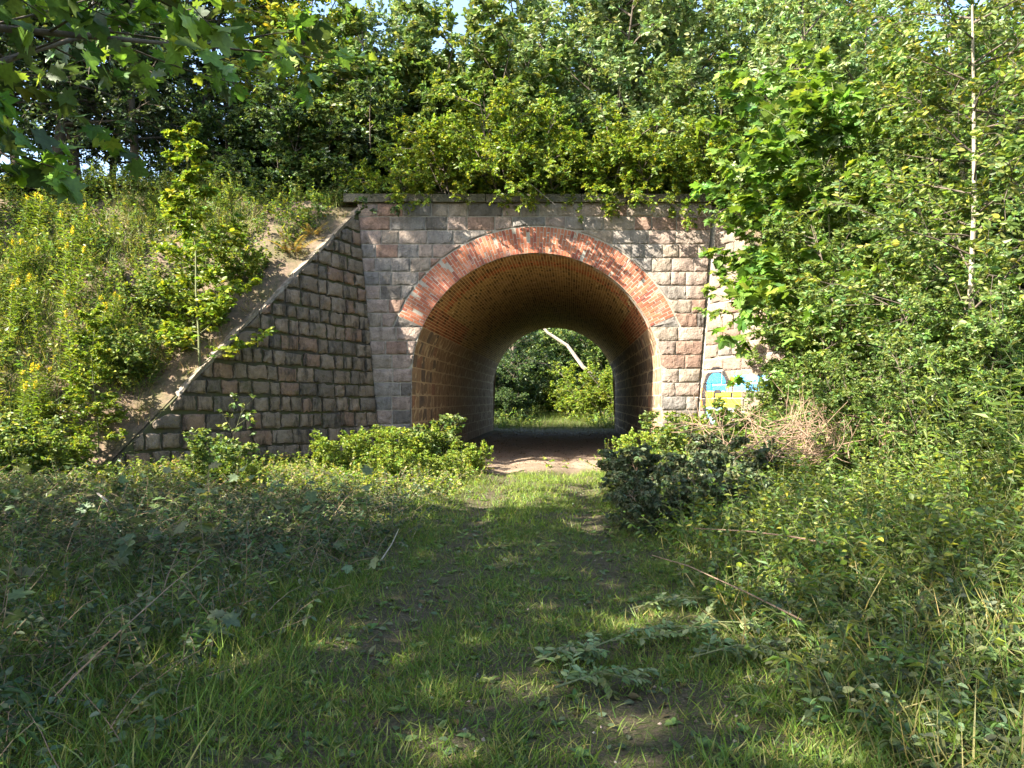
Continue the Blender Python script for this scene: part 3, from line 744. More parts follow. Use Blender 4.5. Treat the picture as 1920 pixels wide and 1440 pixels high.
SPECIES = {}
def reseed(key):
    global rng
    rng = np.random.default_rng(zlib.crc32(key.encode()))
def species(key, fn): reseed(key); SPECIES[key] = fn()
def tree_mesh(h=7, r=0.12, n1=24, n2=7, n3=6, nl=14, t0=0.15, lf=0.42, taper=0.55, ang=62, up1=0.05, leaf=DIAM, size=0.09, colors=MG, bark=BARK, mat=None, lean=0.05, up=0.65, droop=0.1, flat=0.0, wob=0.06, n2l=0.5, n3l=0.5, trunks=1, rnd=0.7):
    wood, fol, lim = MB(), MB(), MB()
    if trunks == 1: b = np.zeros((1, 3)); dr = np.array([[rng.normal(0, lean), rng.normal(0, lean), 1.0]])
    else:
        az = np.arange(trunks) * 2.4 + rng.random(trunks); b = np.stack([np.cos(az), np.sin(az), 0 * az], -1) * 0.12 * rng.random((trunks, 1))
        dr = np.stack([np.cos(az) * lean, np.sin(az) * lean, np.ones(trunks)], -1)
    hh = h * rng.uniform(0.75, 1.05, len(b)) if trunks > 1 else np.array([h])
    b[:, 2] -= 0.12
    T = grow(b, dr, hh, 7, wob, 0.05); tubes(wood, T, r if trunks == 1 else r * 0.6, r * 0.12, 7)
    A, La = spawn(T, hh, n1, t0, 0.97, ang, 10, lf, taper, 5, 0.10, up1, flat); tubes(lim, A, r * 0.30, r * 0.05, 5)
    B, Lb = spawn(A, La, n2, 0.15, 0.97, 48, 10, n2l, 0.45, 4, 0.12, 0.03, flat); tubes(lim, B, r * 0.08, r * 0.025, 3)
    C, Lc = spawn(B, Lb, n3, 0.1, 0.98, 45, 12, n3l, 0.35, 3, 0.12, 0.02, flat)
    if n3 * n2 * n1 * trunks < 1500: tubes(lim, C, 0.003, 0.0015, 3)
    twig_leaves(fol, C, nl, 0.05, leaf, size, colors if callable(colors) else P_(colors), up, rnd, droop=droop)
    return [('trunk', wood.mesh('trunk', bark, True)), ('branches', lim.mesh('branches', BARK if bark is BARKP else bark, True)), ('crown', fol.mesh('crown', mat or LEAF))]
def place(name, key, loc, label, cat, rz=None, s=1.0, group=None, tilt=(0, 0)):
    reseed(label); o = empty(name, tuple(loc), rng.uniform(0, 6.28) if rz is None else rz, s)
    o.rotation_euler = (tilt[0], tilt[1], o.rotation_euler[2])
    tag(o, label, cat, group)
    for pn, me in SPECIES[key]: link(pn, me, o)
    return o
def on_xy(x, Y): return (x, Y, float(hz(x, Y)) - 0.03)
def on(px, Y, dz=0.0):
    x = (px - 960) / F * Y
    return (x, Y, float(hz(x, Y)) - 0.03 + dz)

yl = lambda n: np.where((rng.random(n) < 0.05)[:, None], np.array([0.42, 0.34, 0.02]), pal(YG, n))
species('oak_a', lambda: tree_mesh(6.8, 0.11, 30, 8, 7, 13, 0.05, 0.38, 0.4, 66, 0.05, OVALQ, 0.135, GG, mat=LEAFG))
species('oak_b', lambda: tree_mesh(6.2, 0.10, 28, 8, 7, 13, 0.05, 0.42, 0.45, 64, 0.05, OVALQ, 0.135, GG, mat=LEAFG))
species('light', lambda: tree_mesh(8.0, 0.12, 30, 8, 6, 12, 0.10, 0.32, 0.35, 58, 0.08, OVALQ, 0.155, yl))
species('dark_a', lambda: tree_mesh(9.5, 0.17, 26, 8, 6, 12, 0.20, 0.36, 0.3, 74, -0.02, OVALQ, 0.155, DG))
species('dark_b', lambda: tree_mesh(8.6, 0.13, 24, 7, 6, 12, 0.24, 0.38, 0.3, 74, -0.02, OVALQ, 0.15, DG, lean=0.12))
species('privet_a', lambda: tree_mesh(2.1, 0.035, 8, 6, 5, 14, 0.1, 0.55, 0.35, 55, -0.03, OVALQ, 0.075, PV, lean=0.75, trunks=9))
species('privet_b', lambda: tree_mesh(1.9, 0.035, 8, 6, 5, 14, 0.1, 0.6, 0.35, 58, -0.10, OVALQ, 0.072, PV + MG[1:2], lean=1.0, trunks=8))
species('privet_c', lambda: tree_mesh(2.5, 0.035, 8, 6, 5, 14, 0.1, 0.48, 0.35, 52, -0.02, OVALQ, 0.078, PV + MG[2:3], lean=0.65, trunks=9))
species('shrub_a', lambda: tree_mesh(3.2, 0.05, 8, 7, 6, 13, 0.06, 0.42, 0.4, 54, 0.02, OVALQ, 0.105, MG, lean=0.45, trunks=8))
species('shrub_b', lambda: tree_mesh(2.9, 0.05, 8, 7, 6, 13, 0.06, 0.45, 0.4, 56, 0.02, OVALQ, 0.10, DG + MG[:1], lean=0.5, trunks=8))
species('maple_a', lambda: tree_mesh(6.4, 0.055, 22, 5, 3, 8, 0.06, 0.42, 0.42, 60, 0.08, MAPLE, 0.21, MAP, bark=STEM, flat=0.35, droop=0.3, up=1.0, rnd=0.4))
species('maple_b', lambda: tree_mesh(5.2, 0.05, 20, 5, 3, 8, 0.05, 0.46, 0.42, 62, 0.08, MAPLE, 0.20, MAP, bark=STEM, flat=0.35, droop=0.3, up=1.0, rnd=0.4))
species('haw_a', lambda: tree_mesh(6.8, 0.075, 34, 8, 6, 14, 0.05, 0.33, 0.3, 70, 0.02, OVALQ, 0.082, MG + YG[1:2], bark=BARKP, flat=0.2))
species('pale', lambda: tree_mesh(6.6, 0.046, 30, 6, 4, 10, 0.28, 0.24, 0.2, 70, 0.03, OVALQ, 0.085, MG + YG, bark=BARKP, lean=0.03, wob=0.13))
species('haw_b', lambda: tree_mesh(4.2, 0.045, 10, 7, 6, 13, 0.04, 0.38, 0.4, 60, 0.02, OVALQ, 0.08, MG + YG[1:2], lean=0.4, trunks=7))
species('willow', lambda: tree_mesh(6.5, 0.08, 11, 7, 6, 13, 0.06, 0.32, 0.35, 50, 0.05, OVALQ, 0.115, GG, lean=0.3, trunks=5, mat=LEAFG))
species('nearmaple', lambda: tree_mesh(7.4, 0.16, 24, 6, 4, 7, 0.46, 0.46, 0.3, 78, 0.0, MAPLE, 0.175, MAP + DG[1:2], flat=0.3, droop=0.3, up=0.9))
species('elm', lambda: tree_mesh(5.0, 0.028, 30, 10, 3, 8, 0.05, 0.25, 0.72, 62, 0.06, OVAL, 0.115, PV, bark=STEM, flat=0.7, droop=0.1, up=0.6, rnd=0.55, n2l=0.36, lean=0.02))
species('low_a', lambda: tree_mesh(0.95, 0.012, 7, 4, 3, 9, 0.1, 0.38, 0.4, 42, 0.05, OVALQ, 0.05, YG + PV[:2], bark=STEM, lean=0.65, trunks=12))
species('low_b', lambda: tree_mesh(1.1, 0.012, 6, 4, 3, 8, 0.1, 0.42, 0.4, 45, 0.05, OVAL, 0.08, MG + YG[:1], bark=STEM, lean=0.5, trunks=8))
species('wilted', lambda: tree_mesh(1.3, 0.018, 8, 5, 4, 10, 0.08, 0.42, 0.3, 50, -0.08, OVAL, 0.08, WILT, bark=TWIG, lean=0.9, trunks=8, droop=0.6))

def goldenrod():
    st, lf, fl = MB(), MB(), MB(); h = rng.uniform(1.1, 1.5)
    n = 3; az = rng.random(n) * 6.28; b = np.stack([np.cos(az), np.sin(az), 0 * az], -1) * 0.12; b[:, 2] = -0.05
    L = h * rng.uniform(0.75, 1.05, n)
    S = grow(b, np.stack([np.cos(az) * .12, np.sin(az) * .12, np.ones(n)], -1), L, 8, 0.03, 0.05); tubes(st, S, 0.006, 0.003, 4)
    nl = 72; idx = np.repeat(np.arange(n), nl); t = np.tile(np.linspace(0.15, 0.97, nl), n)
    pos, tan = interp(S, idx, t); a = np.tile(np.arange(nl) * 2.4, n)
    out = np.stack([np.cos(a), np.sin(a), 0.55 * np.ones(len(a))], -1)
    leaves(lf, LANCE, pos, out, np.array([0, 0, 1.0]) + rng.normal(0, .2, pos.shape), (0.18 - 0.08 * t) * rng.uniform(.8, 1.2, len(t)), pal([(0.19, 0.26, 0.035), (0.15, 0.22, 0.03)], len(t)))
    heads = []
    for q in range(n):
        m = 70; f1 = MB(); tt = rng.uniform(0.92, 0.999, m); pos, tan = interp(S, np.full(m, q), tt)
        pos = pos + rng.normal(0, 0.012, pos.shape)
        leaves(f1, DIAM, pos, rng.normal(0, 1, pos.shape), rng.normal(0, 1, pos.shape), np.full(m, 0.024), pal([(0.80, 0.60, 0.02), (0.66, 0.52, 0.04), (0.35, 0.36, 0.04)], m))
        heads.append(('flower_head', f1.mesh('flower_head', LEAF)))
    return [('stem', st.mesh('stem', STEM, True)), ('leaves', lf.mesh('leaves', LEAF))] + heads
species('gold_a', goldenrod); species('gold_b', goldenrod); species('gold_c', goldenrod)
def fern(cols, nf=5, ln=0.6):
    st, lf = MB(), MB()
    az = np.arange(nf) * 6.28 / nf + rng.random(nf); S = grow(np.zeros((nf, 3)), np.stack([np.cos(az) * .8, np.sin(az) * .8, np.ones(nf)], -1), ln * rng.uniform(.8, 1.2, nf), 8, 0.03, -0.10)
    tubes(st, S, 0.004, 0.0015, 3)
    m = 26; idx = np.repeat(np.arange(nf), m * 2); t = np.tile(np.repeat(np.linspace(0.15, 0.98, m), 2), nf); pos, tan = interp(S, idx, t)
    sd = norm(np.cross(tan, np.array([0, 0, 1.0]))) * np.where(np.arange(len(t)) % 2, 1, -1)[:, None]
    leaves(lf, LANCE, pos, sd + tan * 0.35, np.array([0, 0, 1.0]) + rng.normal(0, .15, pos.shape), 0.22 * ln * (1.15 - t) + 0.02, pal(cols, len(t)))
    return [('stem', st.mesh('stem', STEM)), ('frond', lf.mesh('frond', LEAF))]
species('fern_dry', lambda: fern([(0.34, 0.24, 0.09), (0.28, 0.22, 0.07)], 5, 0.75))
species('fern', lambda: fern([(0.09, 0.14, 0.025), (0.12, 0.16, 0.03)], 6, 0.6))

# ------------------------------------------------------------------ shrubs along the coping above the arch
priv = [(735, 18.35, 'privet_b', 0.7, 'small privet shrub on the coping where it meets the mossy wing wall'),
        (850, 18.35, 'privet_a', 0.95, 'sunlit yellow-green privet over the springing of the arch nearest the mossy wing wall'),
        (945, 18.35, 'privet_c', 1.12, 'tallest yellow-green privet shrub beside the bare stick hanging over the coping'),
        (1040, 18.35, 'privet_b', 0.8, 'low spreading privet shrub above the crown of the brick arch'),
        (1130, 18.35, 'privet_a', 0.9, 'bushy privet drooping over the coping just past the arch crown'),
        (1225, 18.35, 'privet_b', 1.2, 'privet shrub hanging lowest over the facade towards the pink wing wall'),
        (1310, 18.35, 'privet_c', 0.8, 'privet shrub at the end of the coping beside the lobed-leaf saplings')]
for px, Y, k, s, lab in priv:
    place('privet_shrub', k, ((px - 960) / F * Y, Y, 6.12), lab, 'shrub', s=s, group='privet shrubs along the coping')
# second row and dark thicket
for px, Y, k, s, lab, nm in [
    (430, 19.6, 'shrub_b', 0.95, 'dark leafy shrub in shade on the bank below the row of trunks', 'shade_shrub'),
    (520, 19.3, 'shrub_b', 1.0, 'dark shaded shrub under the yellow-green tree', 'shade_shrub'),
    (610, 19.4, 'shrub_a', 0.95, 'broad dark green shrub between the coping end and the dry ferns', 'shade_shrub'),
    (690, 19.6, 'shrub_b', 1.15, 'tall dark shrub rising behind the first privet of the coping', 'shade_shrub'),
    (780, 20.2, 'shrub_a', 1.05, 'mid green shrub behind the sunlit privets near the mossy wing', 'bank_shrub'),
    (1000, 20.2, 'shrub_a', 1.0, 'mid green shrub behind the privets over the arch crown', 'bank_shrub'),
    (1180, 20.1, 'shrub_a', 0.95, 'mid green shrub filling the gap between the grey-green trees', 'bank_shrub'),
    (1330, 19.6, 'shrub_a', 1.1, 'mid green shrub behind the privet at the coping end', 'bank_shrub')]:
    place(nm, k, on(px, Y), lab, 'shrub', s=s, group='shrubs on the embankment')
# trees on the embankment
for px, Y, k, s, lab, nm in [
    (612, 22.0, 'light', 1.12, 'yellow-green tree with sunlit upright crown on the embankment', 'maple_tree'),
    (800, 22.5, 'oak_b', 1.12, 'grey-green oak next to the yellow-green tree', 'oak_tree'),
    (985, 22.0, 'oak_a', 1.02, 'tall grey-green oak above the arch crown', 'oak_tree'),
    (1130, 21.6, 'oak_b', 1.12, 'wide grey-green oak with pale upturned leaves past the arch crown', 'oak_tree'),
    (1260, 22.5, 'oak_a', 1.15, 'grey-green oak reaching over the coping end', 'oak_tree'),
    (1400, 20.5, 'oak_b', 1.15, 'grey-green oak behind the lobed-leaf saplings', 'oak_tree'),
    (1540, 21.0, 'oak_a', 1.2, 'grey-green oak behind the silvery willows', 'oak_tree'),
    (1060, 25.5, 'oak_b', 1.25, 'oak standing farthest back above the arch crown', 'oak_tree'),
    (1200, 25.8, 'oak_a', 1.3, 'oak standing farthest back towards the pink wing wall', 'oak_tree'),
    (720, 21.4, 'shrub_a', 1.7, 'tall green hazel between yellow-green tree and first oak', 'hazel_tree'),
    (880, 20.8, 'shrub_a', 1.6, 'tall green hazel between the first two oaks', 'hazel_tree')]:
    place(nm, k, on(px, Y), lab, 'tree', s=s, group='trees on the embankment')
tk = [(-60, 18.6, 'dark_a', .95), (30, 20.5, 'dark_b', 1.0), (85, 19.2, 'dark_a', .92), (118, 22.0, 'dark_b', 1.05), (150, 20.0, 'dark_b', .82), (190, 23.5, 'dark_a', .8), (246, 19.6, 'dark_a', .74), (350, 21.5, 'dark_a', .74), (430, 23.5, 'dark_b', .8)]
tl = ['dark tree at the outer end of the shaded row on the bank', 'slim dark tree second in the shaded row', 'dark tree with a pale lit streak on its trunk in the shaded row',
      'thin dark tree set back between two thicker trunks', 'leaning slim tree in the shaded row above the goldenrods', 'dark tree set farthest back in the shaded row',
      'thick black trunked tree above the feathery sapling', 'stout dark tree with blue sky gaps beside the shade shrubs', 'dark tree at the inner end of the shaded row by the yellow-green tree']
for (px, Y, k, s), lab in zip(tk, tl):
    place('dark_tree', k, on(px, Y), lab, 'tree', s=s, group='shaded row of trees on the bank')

for x, Y, k, s, lab in [(-15.5, 19.5, 'dark_b', .95, 'dark tree past the outer end of the shaded row'), (-18.5, 21.0, 'dark_a', .9, 'dark tree well beyond the shaded row on the bank'), (-21.5, 19.0, 'dark_b', 1.0, 'dark tree last along the bank'),
                        (-16.5, 17.0, 'shrub_b', 1.1, 'dark shrub on the outer bank'), (-19.5, 16.2, 'shrub_a', 1.0, 'green shrub on the outer bank'), (-13.8, 16.6, 'shrub_a', .8, 'green shrub between bank weeds and outer trees')]:
    place('outer_tree' if 'tree' in lab[:12] else 'outer_shrub', k, on_xy(x, Y), lab, 'tree' if 'dark_' in k else 'shrub', s=s, group='trees and shrubs on the outer bank')
# ------------------------------------------------------------------ the near maple and the trees that shade the path
place('broad_maple', 'nearmaple', (-5.75, 6.3, float(gz(-5.75, 6.3))), 'big maple whose lobed leaves hang over the bank above the shaded brush', 'tree', s=1.0, rz=1.5)
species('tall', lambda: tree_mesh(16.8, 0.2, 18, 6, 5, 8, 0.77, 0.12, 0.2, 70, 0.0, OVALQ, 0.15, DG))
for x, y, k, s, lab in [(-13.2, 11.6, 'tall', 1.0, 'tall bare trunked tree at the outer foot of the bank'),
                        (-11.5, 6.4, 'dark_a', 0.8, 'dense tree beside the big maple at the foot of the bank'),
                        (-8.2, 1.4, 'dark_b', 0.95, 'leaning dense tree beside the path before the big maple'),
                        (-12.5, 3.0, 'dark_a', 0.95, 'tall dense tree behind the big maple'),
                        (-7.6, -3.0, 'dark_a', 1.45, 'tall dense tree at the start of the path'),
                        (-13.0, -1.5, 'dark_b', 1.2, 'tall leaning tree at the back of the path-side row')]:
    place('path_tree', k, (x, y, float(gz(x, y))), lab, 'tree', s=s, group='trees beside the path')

# ------------------------------------------------------------------ thicket against the pink wing wall
for px, Y, k, s, lab, nm, rz in [
    (1635, 13.4, 'maple_a', 1.0, 'tall lobed-leaf maple sapling before the pink wing wall', 'maple_sapling', 0.5),
    (1560, 14.2, 'maple_b', 1.05, 'leafy maple sapling leaning over the end of the coping', 'maple_sapling', 2.2),
    (1700, 13.0, 'maple_b', 1.1, 'maple sapling with a reddish tip beside the pale trunked tree', 'maple_sapling', 4.0),
    (1475, 15.2, 'maple_b', 0.66, 'small maple sapling beside the graffiti', 'maple_sapling', 1.0)]:
    place(nm, k, on(px, Y), lab, 'tree', s=s, rz=rz, group='maple saplings by the wing wall')
for px, Y, k, s, lab, nm in [
    (1822, 8.9, 'pale', 1.0, 'sparse tree with a pale slender bare trunk', 'hawthorn_tree'),
    (1850, 11.6, 'haw_a', 1.0, 'dense small-leaved tree behind the pale slender trunk', 'hawthorn_tree'),
    (1960, 9.4, 'haw_a', 0.95, 'small-leaved tree at the outer edge of the thicket', 'hawthorn_tree'),
    (1690, 11.6, 'haw_b', 1.0, 'bushy small-leaved shrub at the foot of the maple saplings', 'hawthorn_shrub'),
    (1850, 8.3, 'haw_b', 0.55, 'small-leaved shrub below the pale slender trunk', 'hawthorn_shrub'),
    (1935, 8.4, 'haw_b', 0.62, 'low small-leaved shrub behind the tall weeds', 'hawthorn_shrub'),
    (1560, 12.6, 'haw_b', 0.55, 'small-leaved shrub behind the brown twig heap', 'hawthorn_shrub'),
    (1480, 13.6, 'haw_b', 0.45, 'knee-high small-leaved shrub in front of the graffiti', 'hawthorn_shrub'),
    (1640, 9.6, 'haw_b', 0.42, 'waist-high small-leaved shrub beside the smaller twig heap', 'hawthorn_shrub'),
    (1760, 8.2, 'haw_b', 0.42, 'waist-high small-leaved shrub rising from the tall weeds', 'hawthorn_shrub'),
    (1860, 12.2, 'haw_b', 1.15, 'tall many-stemmed small-leaved shrub below the dense small-leaved tree', 'hawthorn_shrub'),
    (1740, 12.8, 'haw_a', 0.85, 'small-leaved tree between the willows and the maple saplings', 'hawthorn_tree'),
    (1500, 15.4, 'haw_b', 0.7, 'small-leaved shrub against the pink wing wall above the graffiti', 'hawthorn_shrub'),
    (1560, 16.6, 'willow', 1.05, 'silvery willow behind the maple saplings', 'willow_tree'),
    (1720, 15.2, 'willow', 1.1, 'tall silvery willow beside the pale slender trunk', 'willow_tree'),
    (1900, 13.6, 'willow', 1.0, 'silvery willow at the back of the thicket', 'willow_tree')]:
    place(nm, k, on(px, Y), lab, 'tree' if 'tree' in nm else 'shrub', s=s, group='thicket by the pink wing wall')

# ------------------------------------------------------------------ bank beside the mossy wing wall
place('elm_sapling', 'elm', on(375, 14.9, 0.0), 'feathery bright green sapling with layered branches beside the wing coping', 'sapling', s=1.0)
place('elm_sapling', 'elm', on(185, 13.6, 0.0), 'shorter dark stemmed sapling among the goldenrods', 'sapling', s=0.55)
gl = [(55, 15.6), (95, 14.6), (120, 15.4), (70, 13.6), (150, 14.2), (30, 13.0), (190, 15.0), (15, 14.4), (135, 16.2), (45, 16.6)]
gt = ['goldenrod clump with yellow tips at the back of the weedy bank', 'tall goldenrod clump with the brightest yellow heads', 'goldenrod clump behind the tallest one', 'short goldenrod clump with a single yellow tip',
      'goldenrod clump next to the dark stemmed sapling', 'goldenrod clump lowest on the bank', 'goldenrod clump beside the feathery sapling', 'goldenrod clump at the outer edge of the bank', 'goldenrod clump highest on the bank', 'goldenrod clump in the shade of the tree row']
for i, ((px, Y), lab) in enumerate(zip(gl, gt)):
    place('goldenrod', 'gold_' + 'abc'[i % 3], on(px, Y), lab, 'flower', s=rng.uniform(1.15, 1.45), group='goldenrods on the bank')
place('fern', 'fern_dry', on(545, 16.9), 'dry tan fern above the wing coping', 'fern', s=1.0)
place('fern', 'fern_dry', on(585, 17.3), 'smaller dry fern near the top of the wing coping', 'fern', s=0.65)
place('fern', 'fern', on(175, 12.9), 'green fern low on the bank', 'fern', s=0.9)
for px, Y, k, s, lab in [(460, 16.4, 'low_a', 1.0, 'yellow-green weed clump below the dry ferns'), (300, 15.6, 'low_b', 1.0, 'weed clump behind the feathery sapling'), (235, 14.6, 'low_b', 1.1, 'pale weed clump between the saplings'),
                         (110, 12.7, 'low_a', 1.0, 'weed clump below the goldenrods'), (30, 12.2, 'low_b', 1.0, 'weed clump at the foot of the bank'), (400, 15.6, 'low_a', 0.8, 'small weed clump against the wing coping')]:
    place('weed_clump', k, on(px, Y), lab, 'weed', s=s, group='weed clumps on the bank')
# low growth round the mouth of the arch
for px, Y, k, s, lab in [(405, 12.4, 'low_b', .85, 'leafy green bush at the foot of the mossy wing wall'), (450, 11.9, 'low_a', .6, 'second leafy bush at the foot of the mossy wing wall'),
                         (640, 14.6, 'low_a', 1.05, 'sunlit weed bush before the mossy wing wall'), (700, 15.2, 'low_a', 1.05, 'sunlit weed bush at the corner of facade and mossy wing'),
                         (770, 15.6, 'low_a', 1.15, 'sunlit weed bush before the facade pier'), (815, 15.8, 'low_b', 1.1, 'tall weed bush before the tunnel wall by the mossy wing'),
                         (880, 15.6, 'low_a', 0.8, 'small sunlit weed bush at the edge of the sandy floor'), (740, 13.6, 'low_a', .8, 'low sunlit weed bush beside the grassy path'), (830, 13.8, 'low_a', .7, 'lowest sunlit weed bush by the path edge'),
                         (1200, 15.6, 'low_a', 1.0, 'weed bush at the sandy floor on the graffiti side'), (1260, 15.2, 'low_b', 1.0, 'weed bush before the pier on the graffiti side'), (1330, 14.9, 'low_a', 1.15, 'weed bush below the graffiti'),
                         (1400, 14.0, 'low_b', 1.1, 'weed bush between graffiti and brown twig heap'), (1190, 13.4, 'low_a', .75, 'small weed bush beside the wilted branches')]:
    place('weed_bush', k, on(px, Y), lab, 'bush', s=s, group='weed bushes round the arch mouth')
species('seedling', lambda: tree_mesh(0.3, 0.006, 4, 2, 1, 6, 0.2, 0.45, 0.3, 45, 0.05, OVAL, 0.06, YG, bark=STEM))
place('seedling', 'seedling', on(1030, 16.6), 'fuller of two tiny seedlings on the sandy floor', 'seedling', s=1.1, group='seedlings at the tunnel mouth')
place('seedling', 'seedling', on(1061, 16.8), 'sparser of two tiny seedlings on the sandy floor', 'seedling', s=0.8, group='seedlings at the tunnel mouth')
species('wallplant', lambda: tree_mesh(1.3, 0.008, 7, 3, 1, 6, 0.25, 0.3, 0.3, 55, 0.0, OVAL, 0.075, MG, bark=STEM, lean=0.2))
place('wall_sapling', 'wallplant', on(415, 13.4), 'thin sapling standing against the mossy wing wall', 'sapling', s=1.25)
# heap of cut branches
for px, Y, s, lab in [(1215, 10.6, .8, 'wilted cut branches heaped beside the path'), (1270, 9.8, .9, 'largest heap of wilted grey-green branches'), (1225, 8.8, .65, 'wilted branches trailing onto the path edge'),
                      (1340, 9.0, .75, 'wilted branches below the brown twig heap'), (1380, 10.8, .8, 'wilted branches behind the largest heap')]:
    place('cut_branches', 'wilted', on(px, Y), lab, 'brush', s=s, group='cut branches beside the path')
def stick_heap():
    reseed('sticks')
    m = MB(); n = 110
    b = np.stack([rng.normal(0, .75, n), rng.normal(0, .5, n), rng.uniform(0, .55, n)], -1)
    d = norm(np.stack([rng.normal(0, 1, n), rng.normal(0, 1, n), rng.normal(0.25, .45, n)], -1)); L = rng.uniform(.4, 1.2, n)
    P = grow(b - d * (L / 2)[:, None] * 0.6, d, L, 5, 0.14, 0.0); tubes(m, P, 0.008, 0.003, 4)
    Q, _ = spawn(P, L, 3, .3, .95, 45, 12, .4, .3, 3); tubes(m, Q, 0.004, 0.002, 3)
    return m.mesh('twigs', TWIG)
SPECIES['sticks'] = [('twigs', stick_heap())]
place('twig_heap', 'sticks', on(1500, 10.4, 0.3), 'heap of brown bare twigs on the weeds', 'brush', s=1.0)
place('twig_heap', 'sticks', on(1590, 10.0, 0.3), 'smaller brown twig heap under the small-leaved shrub', 'brush', s=0.8)

# single cut stems lying about
def bent_stick(name, pts, r0, r1, mat, lab, cat='branch', leafy=None, part=None):
    P = np.array(pts, float)[None]; c = P[0, 0].copy(); root = None
    m = MB(); tubes(m, P - c, r0, r1, 6)
    if leafy:
        o = empty(name, tuple(c)); m.build('stem', mat, o)
        f = MB(); n, T, sz, cols = leafy; twig_leaves(f, P - c, n, 0.1, T, sz, P_(cols), 0.9, 0.4, droop=0.15); f.build('leaves', LEAF, o)
    elif part: o = empty(name, tuple(c)); m.build(part, mat, o)
    else: o = m.build(name, mat); o.location = tuple(c)
    tag(o, lab, cat); return o
def gp(px, py, dz=0.03):
    """photo pixel on the ground"""
    Y = CAM_Z * F / max(py - 748, 30)
    for _ in range(6):
        x = (px - 960) / F * Y; Y = (CAM_Z - float(gz(x, Y)) - dz) * F / (py - 748)
    x = (px - 960) / F * Y; return [x, Y, float(gz(x, Y)) + dz]
bent_stick('dead_stick', [at(985, 338, 18.0), at(1000, 347, 17.75), at(1012, 358, 17.6), at(1042, 383, 17.5)], .012, .006, DEAD, 'bare pale stick hanging over the coping')
bent_stick('bare_stick', [gp(110, 1300, .2), gp(230, 1180, .45), gp(330, 1090, .5), gp(400, 1040, .45)], .004, .002, TWIG, 'long bare tan stem lying over the shaded brush', leafy=(9, OVAL, .05, MG))
bent_stick('bare_stick', [gp(1500, 1160, .2), gp(1400, 1110, .25), gp(1290, 1060, .3), gp(1222, 1040, .35)], .006, .003, TWIG, 'pale cut stem sticking out of the wilted heap')
bent_stick('bare_stick', [gp(1560, 1020, .3), gp(1480, 1005, .4), gp(1400, 995, .4), gp(1300, 990, .35)], .008, .004, TWIG, 'brown cut stem lying across the wilted heap')
bent_stick('bare_stick', [gp(715, 1050, .02), gp(735, 1020, .12), gp(748, 992, .2)], .008, .004, BARKP, 'short pale stick poking up beside the path')
bent_stick('bare_stick', [gp(185, 925, .3), gp(205, 940, .5), gp(225, 960, .35)], .012, .005, DEAD, 'forked pale stick below the bank')
for i, (a, b, lab) in enumerate([((1040, 1285), (1200, 1268), 'leafy cut twig lying on the bare rut'), ((1100, 1215), (1290, 1170), 'leafy cut branch lying along the path edge'),
                                 ((1240, 1190), (1430, 1165), 'pale leafy cut branch below the wilted heap'), ((1000, 1240), (1110, 1215), 'small leafy cut twig on the path'), ((1290, 1230), (1480, 1215), 'leafy cut branch on the shaded verge'),
                                 ((1180, 1140), (1330, 1120), 'leafy cut branch in a sun patch beside the path')]):
    p, q = np.array(gp(*a, .05)), np.array(gp(*b, .08)); mid = (p + q) / 2 + [0, .06, .03]
    o = empty('cut_twig', tuple(p)); st, f = MB(), MB(); P = np.stack([p, p * .5 + mid * .5, mid, mid * .5 + q * .5, q])[None] - p
    L = np.array([np.linalg.norm(q - p)]); B, Lb = spawn(P, L, 9, .05, .95, 40, 10, .38, .3, 4, .12, -.02, .8)
    tubes(st, P, .007, .004, 5); tubes(st, B, .003, .0015, 3); st.build('stem', STEM, o)
    twig_leaves(f, B, 14, .1, OVALQ, .055, P_([(0.16, .22, .08), (.12, .18, .06), (.20, .25, .11)]), 1.0, .35); f.build('leaves', LEAFG, o)
    tag(o, lab, 'branch', 'leafy cut twigs on the ground')

# ------------------------------------------------------------------ beyond the tunnel
far = [(955, 50, 'dark_a', 1.0, 'dark tree beyond the tunnel behind the dead trunk'), (1000, 62, 'oak_a', 1.7, 'tall oak closing the view beyond the tunnel'), (1075, 58, 'dark_b', 1.15, 'dark tree beyond the tunnel above the sunlit bushes'),
       (1160, 60, 'oak_b', 1.6, 'oak beyond the tunnel on the lit side'), (900, 56, 'oak_b', 1.5, 'oak beyond the tunnel on the shaded side'), (1020, 74, 'dark_a', 1.5, 'farthest dark tree beyond the tunnel'), (1110, 76, 'light', 1.5, 'farthest light tree beyond the tunnel')]
for px, Y, k, s, lab in far:
    x = (px - 960) / F * Y; place('wood_tree', k, (x, Y, float(gz(x, Y))), lab, 'tree', s=s, group='trees beyond the tunnel')
fs = [(1115, 47, 'privet_c', 1.5, 'sunlit yellow-green bush beyond the tunnel under the dead trunk'), (1150, 44.5, 'privet_a', 1.35, 'sunlit bush beyond the tunnel beside the grassy track'), (1075, 52, 'privet_a', 1.3, 'sunlit bush at the end of the track beyond the tunnel'),
      (945, 44, 'shrub_b', .7, 'shaded bush beyond the tunnel at the dark edge'), (965, 50, 'shrub_b', 1.0, 'tall shaded bush beyond the tunnel'), (1010, 54, 'shrub_a', 1.0, 'mid green bush beyond the tunnel below the tall oak')]
